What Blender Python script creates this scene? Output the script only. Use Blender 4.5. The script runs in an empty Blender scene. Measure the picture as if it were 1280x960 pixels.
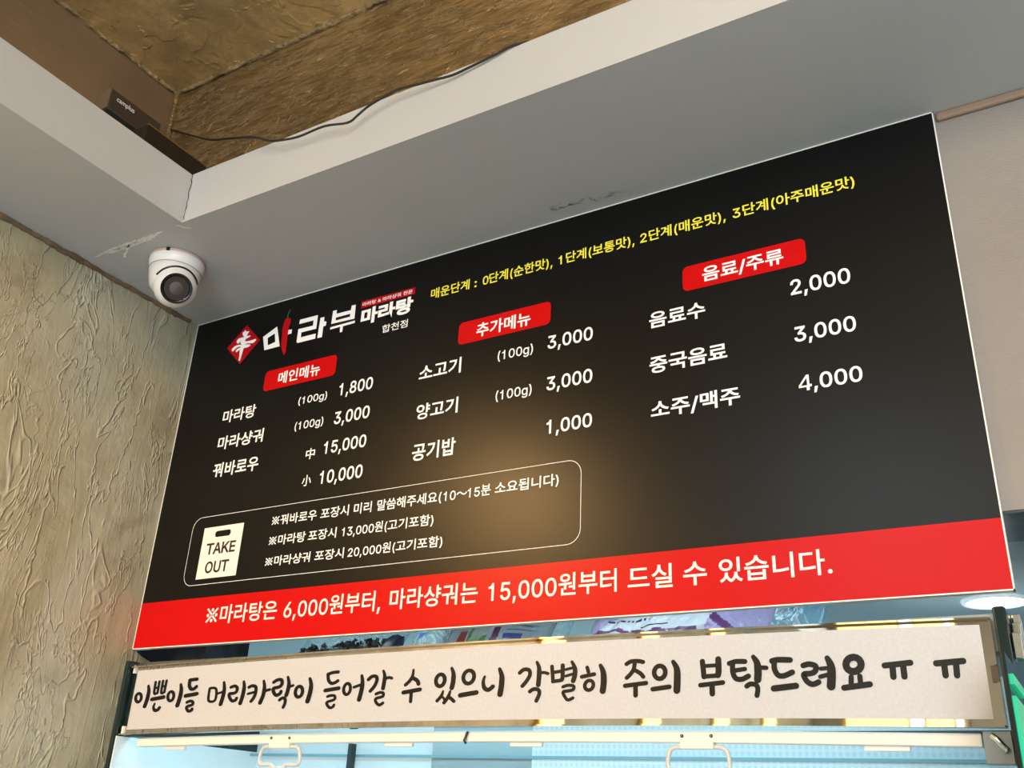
import bpy, bmesh, math, random
from mathutils import Vector, Matrix, noise as mnoise

C = bpy.context.scene.collection
SC = bpy.context.scene

# ---------------------------------------------------------------- camera
cam_d = bpy.data.cameras.new('camera')
cam = bpy.data.objects.new('camera', cam_d)
C.objects.link(cam)
SC.camera = cam
R = ((0.8610245905532856, 0.5066213089200756, 0.044401619459837005),
     (-0.17637114574736085, 0.3793548574195912, -0.9082858091481584),
     (-0.4770009155235554, 0.7742252524299831, 0.41598724149836497))
m = Matrix.Identity(4)
for i in range(3):
    m[i][0], m[i][1], m[i][2] = R[0][i], -R[1][i], -R[2][i]
m.translation = (1.888, -1.4854, 1.6)
cam.matrix_world = m
cam_d.sensor_width = 36.0
cam_d.lens = 1208.2078 * 36.0 / 1280.0
cam_d.clip_start = 0.02

# ---------------------------------------------------------------- world, lights, exposure
SC.view_settings.view_transform = 'Standard'
SC.view_settings.look = 'None'
SC.view_settings.exposure = 0.0
SC.view_settings.gamma = 1.0
SC.view_settings.use_curve_mapping = False
w = bpy.data.worlds.new('world')
SC.world = w
w.use_nodes = True
w.node_tree.nodes['Background'].inputs[0].default_value = (0.75, 0.85, 1.0, 1)
w.node_tree.nodes['Background'].inputs[1].default_value = 0.25


def area(name, loc, target, sx, sy, power, color, shape='RECTANGLE'):
    d = bpy.data.lights.new(name, 'AREA')
    d.shape = shape
    d.size, d.size_y = sx, sy
    d.energy = power
    d.color = color
    o = bpy.data.objects.new(name, d)
    C.objects.link(o)
    o.location = loc
    o.rotation_euler = (Vector(target) - Vector(loc)).to_track_quat('-Z', 'Y').to_euler()
    return o


# daylight through the shop front behind the photographer, a dining lamp and an added kitchen fill
area('shopfront_daylight', (3.6, -5.85, 1.6), (2.6, 0, 1.8), 2.7, 3.1, 290, (0.84, 0.92, 1.0))
area('dining_room_lamp', (2.9, -2.6, 3.25), (1.4, -0.4, 2.0), 1.0, 1.0, 52, (1.0, 0.74, 0.52))
area('kitchen_fill', (0.2, 1.7, 0.8), (0.3, 1.4, 2.04), 1.6, 1.2, 36, (0.55, 0.88, 1.0))  # added unseen fill, lights the kitchen ceiling from below

# ---------------------------------------------------------------- helpers


def mat(name, color=(0.5, 0.5, 0.5), rough=0.5, metal=0.0, emit=None, estr=0.0, spec=None, trans=0.0, ior=None, alpha=1.0):
    mm = bpy.data.materials.new(name)
    mm.use_nodes = True
    b = mm.node_tree.nodes['Principled BSDF']
    b.inputs['Base Color'].default_value = (*color, 1)
    b.inputs['Roughness'].default_value = rough
    b.inputs['Metallic'].default_value = metal
    if spec is not None:
        b.inputs['Specular IOR Level'].default_value = spec
    if emit:
        b.inputs['Emission Color'].default_value = (*emit, 1)
        b.inputs['Emission Strength'].default_value = estr
    if trans:
        b.inputs['Transmission Weight'].default_value = trans
    if ior:
        b.inputs['IOR'].default_value = ior
    b.inputs['Alpha'].default_value = alpha
    return mm


class NT:
    """small wrapper for node building on a principled material"""

    def __init__(self, mm):
        self.t = mm.node_tree
        self.b = self.t.nodes['Principled BSDF']
        self.tc = self.t.nodes.new('ShaderNodeTexCoord')

    def link(self, a, b):
        self.t.links.new(a, b)

    def coords(self, scale=(1, 1, 1), rot=(0, 0, 0)):
        n = self.t.nodes.new('ShaderNodeMapping')
        n.inputs['Scale'].default_value = scale
        n.inputs['Rotation'].default_value = rot
        self.link(self.tc.outputs['Object'], n.inputs[0])
        return n.outputs[0]

    def noise(self, vec, scale, detail=4, rough=0.55, dist=0.0):
        n = self.t.nodes.new('ShaderNodeTexNoise')
        n.inputs['Scale'].default_value = scale
        n.inputs['Detail'].default_value = detail
        n.inputs['Roughness'].default_value = rough
        n.inputs['Distortion'].default_value = dist
        self.link(vec, n.inputs['Vector'])
        return n.outputs[0]

    def voronoi(self, vec, scale, feature='F1', rnd=1.0):
        n = self.t.nodes.new('ShaderNodeTexVoronoi')
        n.feature = feature
        n.inputs['Scale'].default_value = scale
        n.inputs['Randomness'].default_value = rnd
        self.link(vec, n.inputs['Vector'])
        return n.outputs['Distance']

    def ramp(self, fac, stops):
        n = self.t.nodes.new('ShaderNodeValToRGB')
        e = n.color_ramp.elements
        while len(e) < len(stops):
            e.new(0.5)
        for el, (p, c) in zip(e, stops):
            el.position = p
            el.color = (*c, 1) if len(c) == 3 else c
        self.link(fac, n.inputs[0])
        return n.outputs[0]

    def math(self, op, a, b=None):
        n = self.t.nodes.new('ShaderNodeMath')
        n.operation = op
        for i, v in enumerate((a, b)):
            if v is None:
                continue
            if isinstance(v, (int, float)):
                n.inputs[i].default_value = v
            else:
                self.link(v, n.inputs[i])
        return n.outputs[0]

    def mix(self, fac, a, b):
        n = self.t.nodes.new('ShaderNodeMix')
        n.data_type = 'RGBA'
        for i, v in ((0, fac), (6, a), (7, b)):
            if isinstance(v, (int, float)):
                n.inputs[i].default_value = v
            elif isinstance(v, tuple):
                n.inputs[i].default_value = (*v, 1)
            else:
                self.link(v, n.inputs[i])
        return n.outputs[2]

    def ridge(self, n, width):
        d = self.math('ABSOLUTE', self.math('SUBTRACT', n, 0.5))
        q = self.math('DIVIDE', d, width)
        return self.math('SUBTRACT', 1.0, self.math('MINIMUM', q, 1.0))

    def bump(self, h, strength=0.5, dist=0.01, prev=None):
        n = self.t.nodes.new('ShaderNodeBump')
        n.inputs['Strength'].default_value = strength
        n.inputs['Distance'].default_value = dist
        self.link(h, n.inputs['Height'])
        if prev is not None:
            self.link(prev, n.inputs['Normal'])
        return n.outputs[0]

    def color(self, c):
        self.link(c, self.b.inputs['Base Color'])

    def rough(self, c):
        self.link(c, self.b.inputs['Roughness'])

    def normal(self, c):
        self.link(c, self.b.inputs['Normal'])


def obj(name, me, material=None, parent=None):
    if isinstance(me, bmesh.types.BMesh):
        d = bpy.data.meshes.new(name)
        me.to_mesh(d)
        me.free()
        me = d
    o = bpy.data.objects.new(name, me)
    C.objects.link(o)
    mats = material if isinstance(material, (list, tuple)) else [material]
    if not me.materials:
        for q in mats:
            if q:
                me.materials.append(q)
    if parent:
        o.parent = parent
    return o


def thing(name, label, cat, loc=(0, 0, 0), group=None):
    o = bpy.data.objects.new(name, None)
    o.empty_display_size = 0.05
    C.objects.link(o)
    o.location = loc
    tag(o, label, cat, group)
    return o


def tag(o, label, cat, group=None):
    o['label'] = label
    o['category'] = cat
    if group:
        o['group'] = group
    return o


def struct(o, label=None):
    o['kind'] = 'structure'
    if label:
        o['label'] = label
        o['category'] = o.name.split('_')[0]
    return o


def box(bm, x0, x1, y0, y1, z0, z1, mi=0):
    v = [bm.verts.new(p) for p in ((x0, y0, z0), (x1, y0, z0), (x1, y1, z0), (x0, y1, z0), (x0, y0, z1), (x1, y0, z1), (x1, y1, z1), (x0, y1, z1))]
    for f in ((0, 3, 2, 1), (4, 5, 6, 7), (0, 1, 5, 4), (1, 2, 6, 5), (2, 3, 7, 6), (3, 0, 4, 7)):
        fc = bm.faces.new([v[i] for i in f])
        fc.material_index = mi
    return v


def bevel(o, wdt=0.002, seg=2):
    md = o.modifiers.new('bevel', 'BEVEL')
    md.width = wdt
    md.segments = seg
    md.limit_method = 'ANGLE'
    return o


def bbox(name, dims, material, parent=None, bv=0.0):
    bm = bmesh.new()
    box(bm, *dims)
    o = obj(name, bm, material, parent)
    if bv:
        bevel(o, bv)
    return o


def lathe(bm, prof, seg=48, M=Matrix.Identity(4), mi=0, cap=True):
    rings = []
    for r_, z in prof:
        rings.append([bm.verts.new(M @ Vector((r_ * math.cos(2 * math.pi * k / seg), r_ * math.sin(2 * math.pi * k / seg), z))) for k in range(seg)])
    for a, b in zip(rings, rings[1:]):
        for k in range(seg):
            f = bm.faces.new((a[k], a[(k + 1) % seg], b[(k + 1) % seg], b[k]))
            f.smooth = True
            f.material_index = mi
    if cap:
        for rg in (rings[0], rings[-1]):
            f = bm.faces.new(rg)
            f.material_index = mi
    bmesh.ops.recalc_face_normals(bm, faces=bm.faces)


def catmull(pts, n=6, closed=False):
    out = []
    N = len(pts)
    rng = range(N if closed else N - 1)
    for i in rng:
        p1, p2 = Vector(pts[i]), Vector(pts[(i + 1) % N])
        p0 = Vector(pts[i - 1]) if (closed or i > 0) else p1
        p3 = Vector(pts[(i + 2) % N]) if (closed or i + 2 < N) else p2
        for k in range(n):
            t = k / n
            out.append(0.5 * ((2 * p1) + (p2 - p0) * t + (2 * p0 - 5 * p1 + 4 * p2 - p3) * t * t + (3 * p1 - p0 - 3 * p2 + p3) * t ** 3))
    if not closed:
        out.append(Vector(pts[-1]))
    return out


def tube(bm, pts, r, seg=10, closed=False):
    pts = [Vector(p) for p in pts]
    n = len(pts)
    rings = []
    up = None
    for i, p in enumerate(pts):
        a = pts[i - 1] if (i > 0 or closed) else p
        b = pts[(i + 1) % n] if (i < n - 1 or closed) else p
        t = (b - a).normalized()
        if up is None:
            up = t.orthogonal().normalized()
        up = (up - t * up.dot(t)).normalized()
        s = t.cross(up)
        rings.append([bm.verts.new(p + r * (math.cos(2 * math.pi * k / seg) * up + math.sin(2 * math.pi * k / seg) * s)) for k in range(seg)])
    for i in range(n if closed else n - 1):
        a, b = rings[i], rings[(i + 1) % n]
        for k in range(seg):
            f = bm.faces.new((a[k], a[(k + 1) % seg], b[(k + 1) % seg], b[k]))
            f.smooth = True
    if not closed:
        bm.faces.new(rings[0])
        bm.faces.new(rings[-1])
    bmesh.ops.recalc_face_normals(bm, faces=bm.faces)


def curve_mesh(c):
    o = bpy.data.objects.new('outline', c)
    C.objects.link(o)
    me = bpy.data.meshes.new_from_object(o.evaluated_get(bpy.context.evaluated_depsgraph_get()))
    bpy.data.objects.remove(o)
    bpy.data.curves.remove(c)
    return me


def font_mesh(s, offset):
    c = bpy.data.curves.new('lettering', 'FONT')
    c.body = s
    c.offset = offset
    c.resolution_u = 3
    c.fill_mode = 'FRONT'
    return curve_mesh(c)


def glyph_mesh(ch, offset):
    """filled figure or letter; a rim of width offset around its outline makes it bolder"""
    c = bpy.data.curves.new('glyph', 'CURVE')
    c.dimensions = '2D'
    c.fill_mode = 'FRONT'
    c.resolution_u = 5
    loops = []
    for lp in GLYPHS[ch][1]:
        pts = []
        for a, b in zip(lp, lp[1:] + lp[:1]):
            p = [Vector(q) for q in ((a[2], a[3]), (a[4], a[5]), (b[0], b[1]), (b[2], b[3]))]
            d = (p[3] - p[0])
            if d.length < 1e-5:
                continue
            off = max(abs(d.x * (q - p[0]).y - d.y * (q - p[0]).x) / d.length for q in p[1:3])
            m_ = 1 if off < 0.002 else 6
            for k in range(m_):
                u = k / m_
                s = 1 - u
                pts.append(s ** 3 * p[0] + 3 * s * s * u * p[1] + 3 * s * u * u * p[2] + u ** 3 * p[3])
        loops.append(pts)
        sp = c.splines.new('POLY')
        sp.points.add(len(pts) - 1)
        for q, p in zip(sp.points, pts):
            q.co = (p.x, p.y, 0, 1)
        sp.use_cyclic_u = True
    me = curve_mesh(c)
    ar = [sum(a.x * b.y - b.x * a.y for a, b in zip(l, l[1:] + l[:1])) for l in loops]
    sgn = 1 if max(ar, key=abs) > 0 else -1
    vs = [tuple(v.co) for v in me.vertices]
    fs = [list(p.vertices) for p in me.polygons]
    for l in loops:
        n_ = len(l)
        b0 = len(vs)
        for i in range(n_):
            d0, d1 = (l[i] - l[i - 1]).normalized(), (l[(i + 1) % n_] - l[i]).normalized()
            n0, n1 = Vector((d0.y, -d0.x)) * sgn, Vector((d1.y, -d1.x)) * sgn
            mv = (n0 + n1)
            mv = mv / max(mv.length_squared / 2, 0.5)
            q = l[i] + mv * offset
            vs.append((l[i].x, l[i].y, 0))
            vs.append((q.x, q.y, 0))
        for i in range(n_):
            a, b = b0 + 2 * i, b0 + 2 * ((i + 1) % n_)
            fs.append([a, b, b + 1, a + 1])
    me2 = bpy.data.meshes.new('glyph')
    me2.from_pydata(vs, [], fs)
    bpy.data.meshes.remove(me)
    return me2


def text_mesh(s, offset):
    """one flat mesh for a word of Hangul and figures"""
    verts, faces = [], []

    def take(me, dx, k, dy):
        b = len(verts)
        verts.extend((dx + v.co.x * k, dy + v.co.y * k, 0) for v in me.vertices)
        faces.extend([b + i for i in p.vertices] for p in me.polygons)
        bpy.data.meshes.remove(me)

    x, k = 0.0, 1.405
    for ch in s:
        if ch == ' ':
            x += 0.30
        elif ch in GLYPHS:
            take(glyph_mesh(ch, offset / k), x, k, -0.045)
            x += GLYPHS[ch][0] * k
        elif ch == '※':
            cx, cy, a_ = x + 0.46, 0.37, 0.34
            for sx in (1, -1):
                b = len(verts)
                d = 0.05
                verts.extend([(cx - sx * a_ - d * 0.7, cy - a_ + d * sx * 0.7, 0), (cx - sx * a_ + d * 0.7, cy - a_ - d * sx * 0.7, 0), (cx + sx * a_ + d * 0.7, cy + a_ - d * sx * 0.7, 0), (cx + sx * a_ - d * 0.7, cy + a_ + d * sx * 0.7, 0)])
                faces.append([b, b + 1, b + 2, b + 3])
            for dx, dy in ((0.27, 0), (-0.27, 0), (0, 0.27), (0, -0.27)):
                b = len(verts)
                verts.extend((cx + dx + 0.085 * math.cos(q * math.pi / 6), cy + dy + 0.085 * math.sin(q * math.pi / 6), 0) for q in range(12))
                faces.append(list(range(b, b + 12)))
            x += 0.92
        else:
            take(font_mesh(ch, offset), x, 1.0, 0.0)
            x += 0.92 if ord(ch) > 255 else 0.6
    me = bpy.data.meshes.new('word')
    me.from_pydata(verts, [], faces)
    return me


def shape_mesh(polys, bm, y, ox=0.0, oz=0.0, smooth=0):
    """flat filled outlines (with holes) in the x-z plane"""
    for outer, holes in polys:
        c = bpy.data.curves.new('outline', 'CURVE')
        c.dimensions = '2D'
        c.fill_mode = 'FRONT'
        for lp in [outer] + list(holes):
            if smooth:
                lp = [(v.x, v.y) for v in catmull([(a, b, 0) for a, b in lp], 5, True)]
            sp = c.splines.new('POLY')
            sp.points.add(len(lp) - 1)
            for q, (a, b) in zip(sp.points, lp):
                q.co = (a, b, 0, 1)
            sp.use_cyclic_u = True
        me = curve_mesh(c)
        y -= 0.00004
        add_flat(bm, me, lambda p: (p.x + ox, y, p.y + oz))
        bpy.data.meshes.remove(me)


def add_flat(bm, me, f):
    vs = [bm.verts.new(f(v.co)) for v in me.vertices]
    for p in me.polygons:
        try:
            fc = bm.faces.new([vs[i] for i in p.vertices])
        except ValueError:
            continue
        fc.normal_update()
        if fc.normal.y > 0:
            fc.normal_flip()


def text_line(bm, words, v0, v1, offset, y, ox, oz, split=None):
    ms = [(text_mesh(s, offset), u0, u1) for s, u0, u1 in words]
    ys = [v.co.y for me, _, _ in ms for v in me.vertices]
    lo, hi = min(ys), max(ys)
    sc = (v1 - v0) / (hi - lo)
    for me, u0, u1 in ms:
        xs = [v.co.x for v in me.vertices]
        a, b = min(xs), max(xs)
        sx = (u1 - u0) / (b - a)
        if split is not None:
            bm = bmesh.new()
            split.append(bm)
        add_flat(bm, me, lambda p: (ox + u0 + (p.x - a) * sx, y, oz + v0 + (p.y - lo) * sc))
        bpy.data.meshes.remove(me)


def round_rect(x0, z0, x1, z1, r, n=6):
    pts = []
    for cx, cz, a0 in ((x1 - r, z1 - r, 0), (x0 + r, z1 - r, 90), (x0 + r, z0 + r, 180), (x1 - r, z0 + r, 270)):
        for k in range(n + 1):
            a = math.radians(a0 + 90 * k / n)
            pts.append((cx + r * math.cos(a), cz + r * math.sin(a)))
    return pts


def fbm(p, o=3):
    return mnoise.fractal(Vector(p), 1.0, 2.0, o)


# ---------------------------------------------------------------- measured lettering (metres on the board and on the banner)
TEXTS = [
    ('dish_name', 'white', 0.02, [('마라탕', 0.1596, 0.26752)], 0.52412, 0.55777),
    ('dish_name', 'white', 0.02, [('마라샹궈', 0.15898, 0.30537)], 0.45552, 0.48977),
    ('dish_name', 'white', 0.02, [('꿔바로우', 0.15897, 0.30466)], 0.38608, 0.42222),
    ('portion_note', 'white', 0.013, [('(100g)', 0.40125, 0.48632)], 0.52529, 0.5493),
    ('portion_note', 'white', 0.013, [('(100g)', 0.40123, 0.48545)], 0.46175, 0.48714),
    ('portion_note', 'white', 0.013, [('中', 0.44727, 0.47357)], 0.38958, 0.41536),
    ('portion_note', 'white', 0.013, [('小', 0.44679, 0.47352)], 0.32745, 0.35273),
    ('price', 'white', 0.02, [('1,800', 0.52063, 0.61587)], 0.52412, 0.56028),
    ('price', 'white', 0.02, [('3,000', 0.51682, 0.61602)], 0.45555, 0.49181),
    ('price', 'white', 0.02, [('15,000', 0.49782, 0.61576)], 0.38877, 0.42415),
    ('price', 'white', 0.02, [('10,000', 0.49729, 0.61515)], 0.31988, 0.35599),
    ('dish_name', 'white', 0.02, [('소고기', 0.74077, 0.84753)], 0.52301, 0.5592),
    ('dish_name', 'white', 0.02, [('양고기', 0.74257, 0.84687)], 0.43314, 0.46862),
    ('dish_name', 'white', 0.02, [('공기밥', 0.7416, 0.84812)], 0.34186, 0.37981),
    ('portion_note', 'white', 0.013, [('(100g)', 0.93633, 1.01853)], 0.52571, 0.55284),
    ('portion_note', 'white', 0.013, [('(100g)', 0.93674, 1.01914)], 0.43661, 0.46377),
    ('price', 'white', 0.02, [('3,000', 1.05162, 1.15069)], 0.52572, 0.56094),
    ('price', 'white', 0.02, [('3,000', 1.05214, 1.15062)], 0.43568, 0.47101),
    ('price', 'white', 0.02, [('1,000', 1.05483, 1.15092)], 0.34525, 0.37972),
    ('dish_name', 'white', 0.02, [('음료수', 1.26755, 1.37705)], 0.52732, 0.56093),
    ('dish_name', 'white', 0.02, [('중국음료', 1.26691, 1.41356)], 0.43435, 0.46838),
    ('dish_name', 'white', 0.02, [('소주/맥주', 1.26812, 1.43195)], 0.34341, 0.37966),
    ('price', 'white', 0.02, [('2,000', 1.53231, 1.63338)], 0.52594, 0.56258),
    ('price', 'white', 0.02, [('3,000', 1.53178, 1.63355)], 0.43486, 0.46993),
    ('price', 'white', 0.02, [('4,000', 1.53212, 1.63437)], 0.34338, 0.37759),
    ('spice_level_text', 'yellow', 0.017, [('매운단계', 0.75272, 0.85402), (':', 0.86679, 0.87285), ('0', 0.88773, 0.90208), ('단계(순한맛),', 0.9037, 1.05703), ('1단계(보통맛),', 1.07086, 1.23976), ('2단계(매운맛),', 1.25167, 1.42479), ('3단계(아주매운맛)', 1.43798, 1.65854)], 0.71589, 0.74554),
    ('takeout_text', 'white', 0.014, [('※꿔바로우', 0.3751, 0.50321), ('포장시', 0.51403, 0.59049), ('미리', 0.60385, 0.65028), ('말씀해주세요(', 0.66461, 0.82412), ('10～15분', 0.8287, 0.93748), ('소요됩니다)', 0.94692, 1.08424)], 0.24387, 0.27),
    ('takeout_text', 'white', 0.014, [('※마라탕', 0.37518, 0.47968), ('포장시', 0.48718, 0.56389), ('13,000원(', 0.5787, 0.69585), ('고기포함)', 0.69744, 0.80882)], 0.19835, 0.22466),
    ('takeout_text', 'white', 0.014, [('※마라샹궈', 0.37334, 0.50015), ('포장시', 0.51283, 0.59063), ('20,000원(', 0.60138, 0.7213), ('고기포함)', 0.72287, 0.83413)], 0.15316, 0.17867),
    ('notice_text', 'cream', 0.013, [('※마라탕은', 0.22149, 0.4284), ('6,000원부터,', 0.44777, 0.69862), ('마라샹궈는', 0.72046, 0.92181), ('15,000원부터', 0.9448, 1.20085), ('드실', 1.22116, 1.30139), ('수', 1.3199, 1.36042), ('있습니다.', 1.38067, 1.55861)], 0.0367, 0.08258),
    ('branch_name', 'white', 0.01, [('합천점', 0.62459, 0.69577)], 0.66468, 0.68454),
    ('logo_dish_name', 'white', 0.045, [('마라탕', 0.55835, 0.70518)], 0.69904, 0.74138),
]
SUBTEXTS = [
    ('logo_strip', ('strip_text', 'white', 0.012, [('마라탕 & 마라샹궈 전문', 0.55861, 0.70081)], 0.74862, 0.75892)),
    ('takeout_tag', ('tag_text', 'ink', 0.026, [('TAKE', 0.1838, 0.27495)], 0.20008, 0.2263)),
    ('takeout_tag', ('tag_text', 'ink', 0.026, [('OUT', 0.19081, 0.2631)], 0.15712, 0.18407)),
]
BADGES = [
    ((0.27936, 0.58635, 0.50127, 0.63904), ('heading_text', 'white', 0.02, [('메인메뉴', 0.32476, 0.45425)], 0.59636, 0.62785)),
    ((0.83482, 0.58841, 1.05611, 0.64063), ('heading_text', 'white', 0.02, [('추가메뉴', 0.88006, 1.0101)], 0.59627, 0.62896)),
    ((1.33584, 0.58985, 1.56416, 0.64209), ('heading_text', 'white', 0.02, [('음료/주류', 1.37443, 1.52459)], 0.59772, 0.63154)),
]
LOGO = [
    ('logo_diamond', 'red2', 0, [([(0.18479, 0.78791), (0.2403, 0.73375), (0.18447, 0.67954), (0.12807, 0.73489)], [])]),
    ('logo_brush_mark', 'white', 1, [([(0.18275, 0.77455), (0.18786, 0.76879), (0.19736, 0.76733), (0.19425, 0.761), (0.19124, 0.75518), (0.18454, 0.75459), (0.17802, 0.75992), (0.17505, 0.76853), (0.18009, 0.77004)], []), ([(0.17952, 0.75308), (0.18867, 0.75524), (0.20505, 0.7533), (0.20054, 0.74959), (0.18923, 0.74775)], []), ([(0.15954, 0.74909), (0.16536, 0.75396), (0.17923, 0.75437), (0.18342, 0.74992), (0.1745, 0.74665), (0.17029, 0.74145), (0.16421, 0.73981), (0.15945, 0.74472)], []), ([(0.17685, 0.74087), (0.19195, 0.74015), (0.20918, 0.73894), (0.22642, 0.7391), (0.22548, 0.73358), (0.21745, 0.72982), (0.19992, 0.73282), (0.18824, 0.73277), (0.17674, 0.73652)], []), ([(0.17925, 0.75138), (0.19116, 0.74872), (0.18887, 0.74258), (0.19682, 0.73733), (0.18988, 0.73015), (0.18741, 0.722), (0.17621, 0.72443), (0.17755, 0.73285), (0.17327, 0.74254)], []), ([(0.14673, 0.72646), (0.15002, 0.731), (0.15878, 0.73522), (0.17389, 0.73488), (0.17836, 0.72919), (0.16864, 0.72956), (0.15972, 0.72627), (0.1524, 0.72052)], []), ([(0.16204, 0.71879), (0.16465, 0.72346), (0.17376, 0.72584), (0.17706, 0.72251), (0.16637, 0.71578)], []), ([(0.1854, 0.73113), (0.20055, 0.7299), (0.21125, 0.72633), (0.20442, 0.72177), (0.19175, 0.72158), (0.18637, 0.72188)], []), ([(0.17621, 0.72443), (0.1881, 0.72272), (0.18551, 0.70165), (0.18343, 0.68902), (0.17859, 0.69072), (0.17837, 0.70317)], [])]),
    ('logo_letters', 'white', 0, [([(0.24926, 0.7398), (0.29236, 0.75919), (0.31165, 0.70066), (0.26133, 0.70057)], [[(0.26592, 0.73337), (0.28799, 0.74069), (0.29409, 0.71642), (0.271, 0.7122)]]), ([(0.329, 0.74025), (0.34407, 0.73923), (0.34434, 0.7279), (0.33126, 0.72822)], []), ([(0.36614, 0.76047), (0.42252, 0.75967), (0.42312, 0.72302), (0.37689, 0.72336), (0.37719, 0.71019), (0.42409, 0.70981), (0.42439, 0.69616), (0.36939, 0.69671), (0.36542, 0.70019), (0.36507, 0.73485), (0.41121, 0.73384), (0.41079, 0.74817), (0.36519, 0.7485)], []), ([(0.43194, 0.74996), (0.44461, 0.74914), (0.44449, 0.73761), (0.45288, 0.73499), (0.45219, 0.72389), (0.44474, 0.72389), (0.44519, 0.69536), (0.43091, 0.69599)], []), ([(0.4691, 0.75942), (0.48072, 0.75944), (0.48108, 0.74913), (0.52439, 0.74819), (0.52508, 0.76012), (0.53745, 0.75966), (0.53843, 0.72254), (0.46888, 0.72475)], [[(0.48096, 0.73876), (0.52407, 0.7388), (0.52398, 0.7311), (0.48141, 0.73109)]]), ([(0.46729, 0.71608), (0.54088, 0.71707), (0.54133, 0.7106), (0.50655, 0.71021), (0.50636, 0.69537), (0.49908, 0.69554), (0.49798, 0.7107), (0.46777, 0.70995)], [])]),
    ('logo_chili', 'red2', 1, [([(0.31755, 0.77308), (0.32379, 0.77497), (0.33219, 0.77231), (0.33567, 0.76767), (0.33625, 0.75748), (0.33338, 0.74479), (0.33318, 0.72492), (0.33477, 0.7026), (0.335, 0.68076), (0.33212, 0.6727), (0.32784, 0.67752), (0.32047, 0.69151), (0.31571, 0.70679), (0.31447, 0.72692), (0.31267, 0.74733), (0.31342, 0.76282)], [])]),
    ('logo_chili_stem', 'green', 1, [([(0.32241, 0.7753), (0.32175, 0.78447), (0.32407, 0.79182), (0.32786, 0.79702), (0.33029, 0.79529), (0.32706, 0.78997), (0.32492, 0.78304), (0.32572, 0.77451)], [])]),
    ('logo_strip', 'red2', 0, [([(0.554, 0.76382), (0.70735, 0.7627), (0.70725, 0.74543), (0.55453, 0.74517)], [])]),
]
TAKEOUT_FRAME = (0.12577, 0.13254, 1.13063, 0.29188)
TAG = (0.16614, 0.14579, 0.29007, 0.26434)
SLOT = (0.20396, 0.23931, 0.25259, 0.25364)
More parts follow.
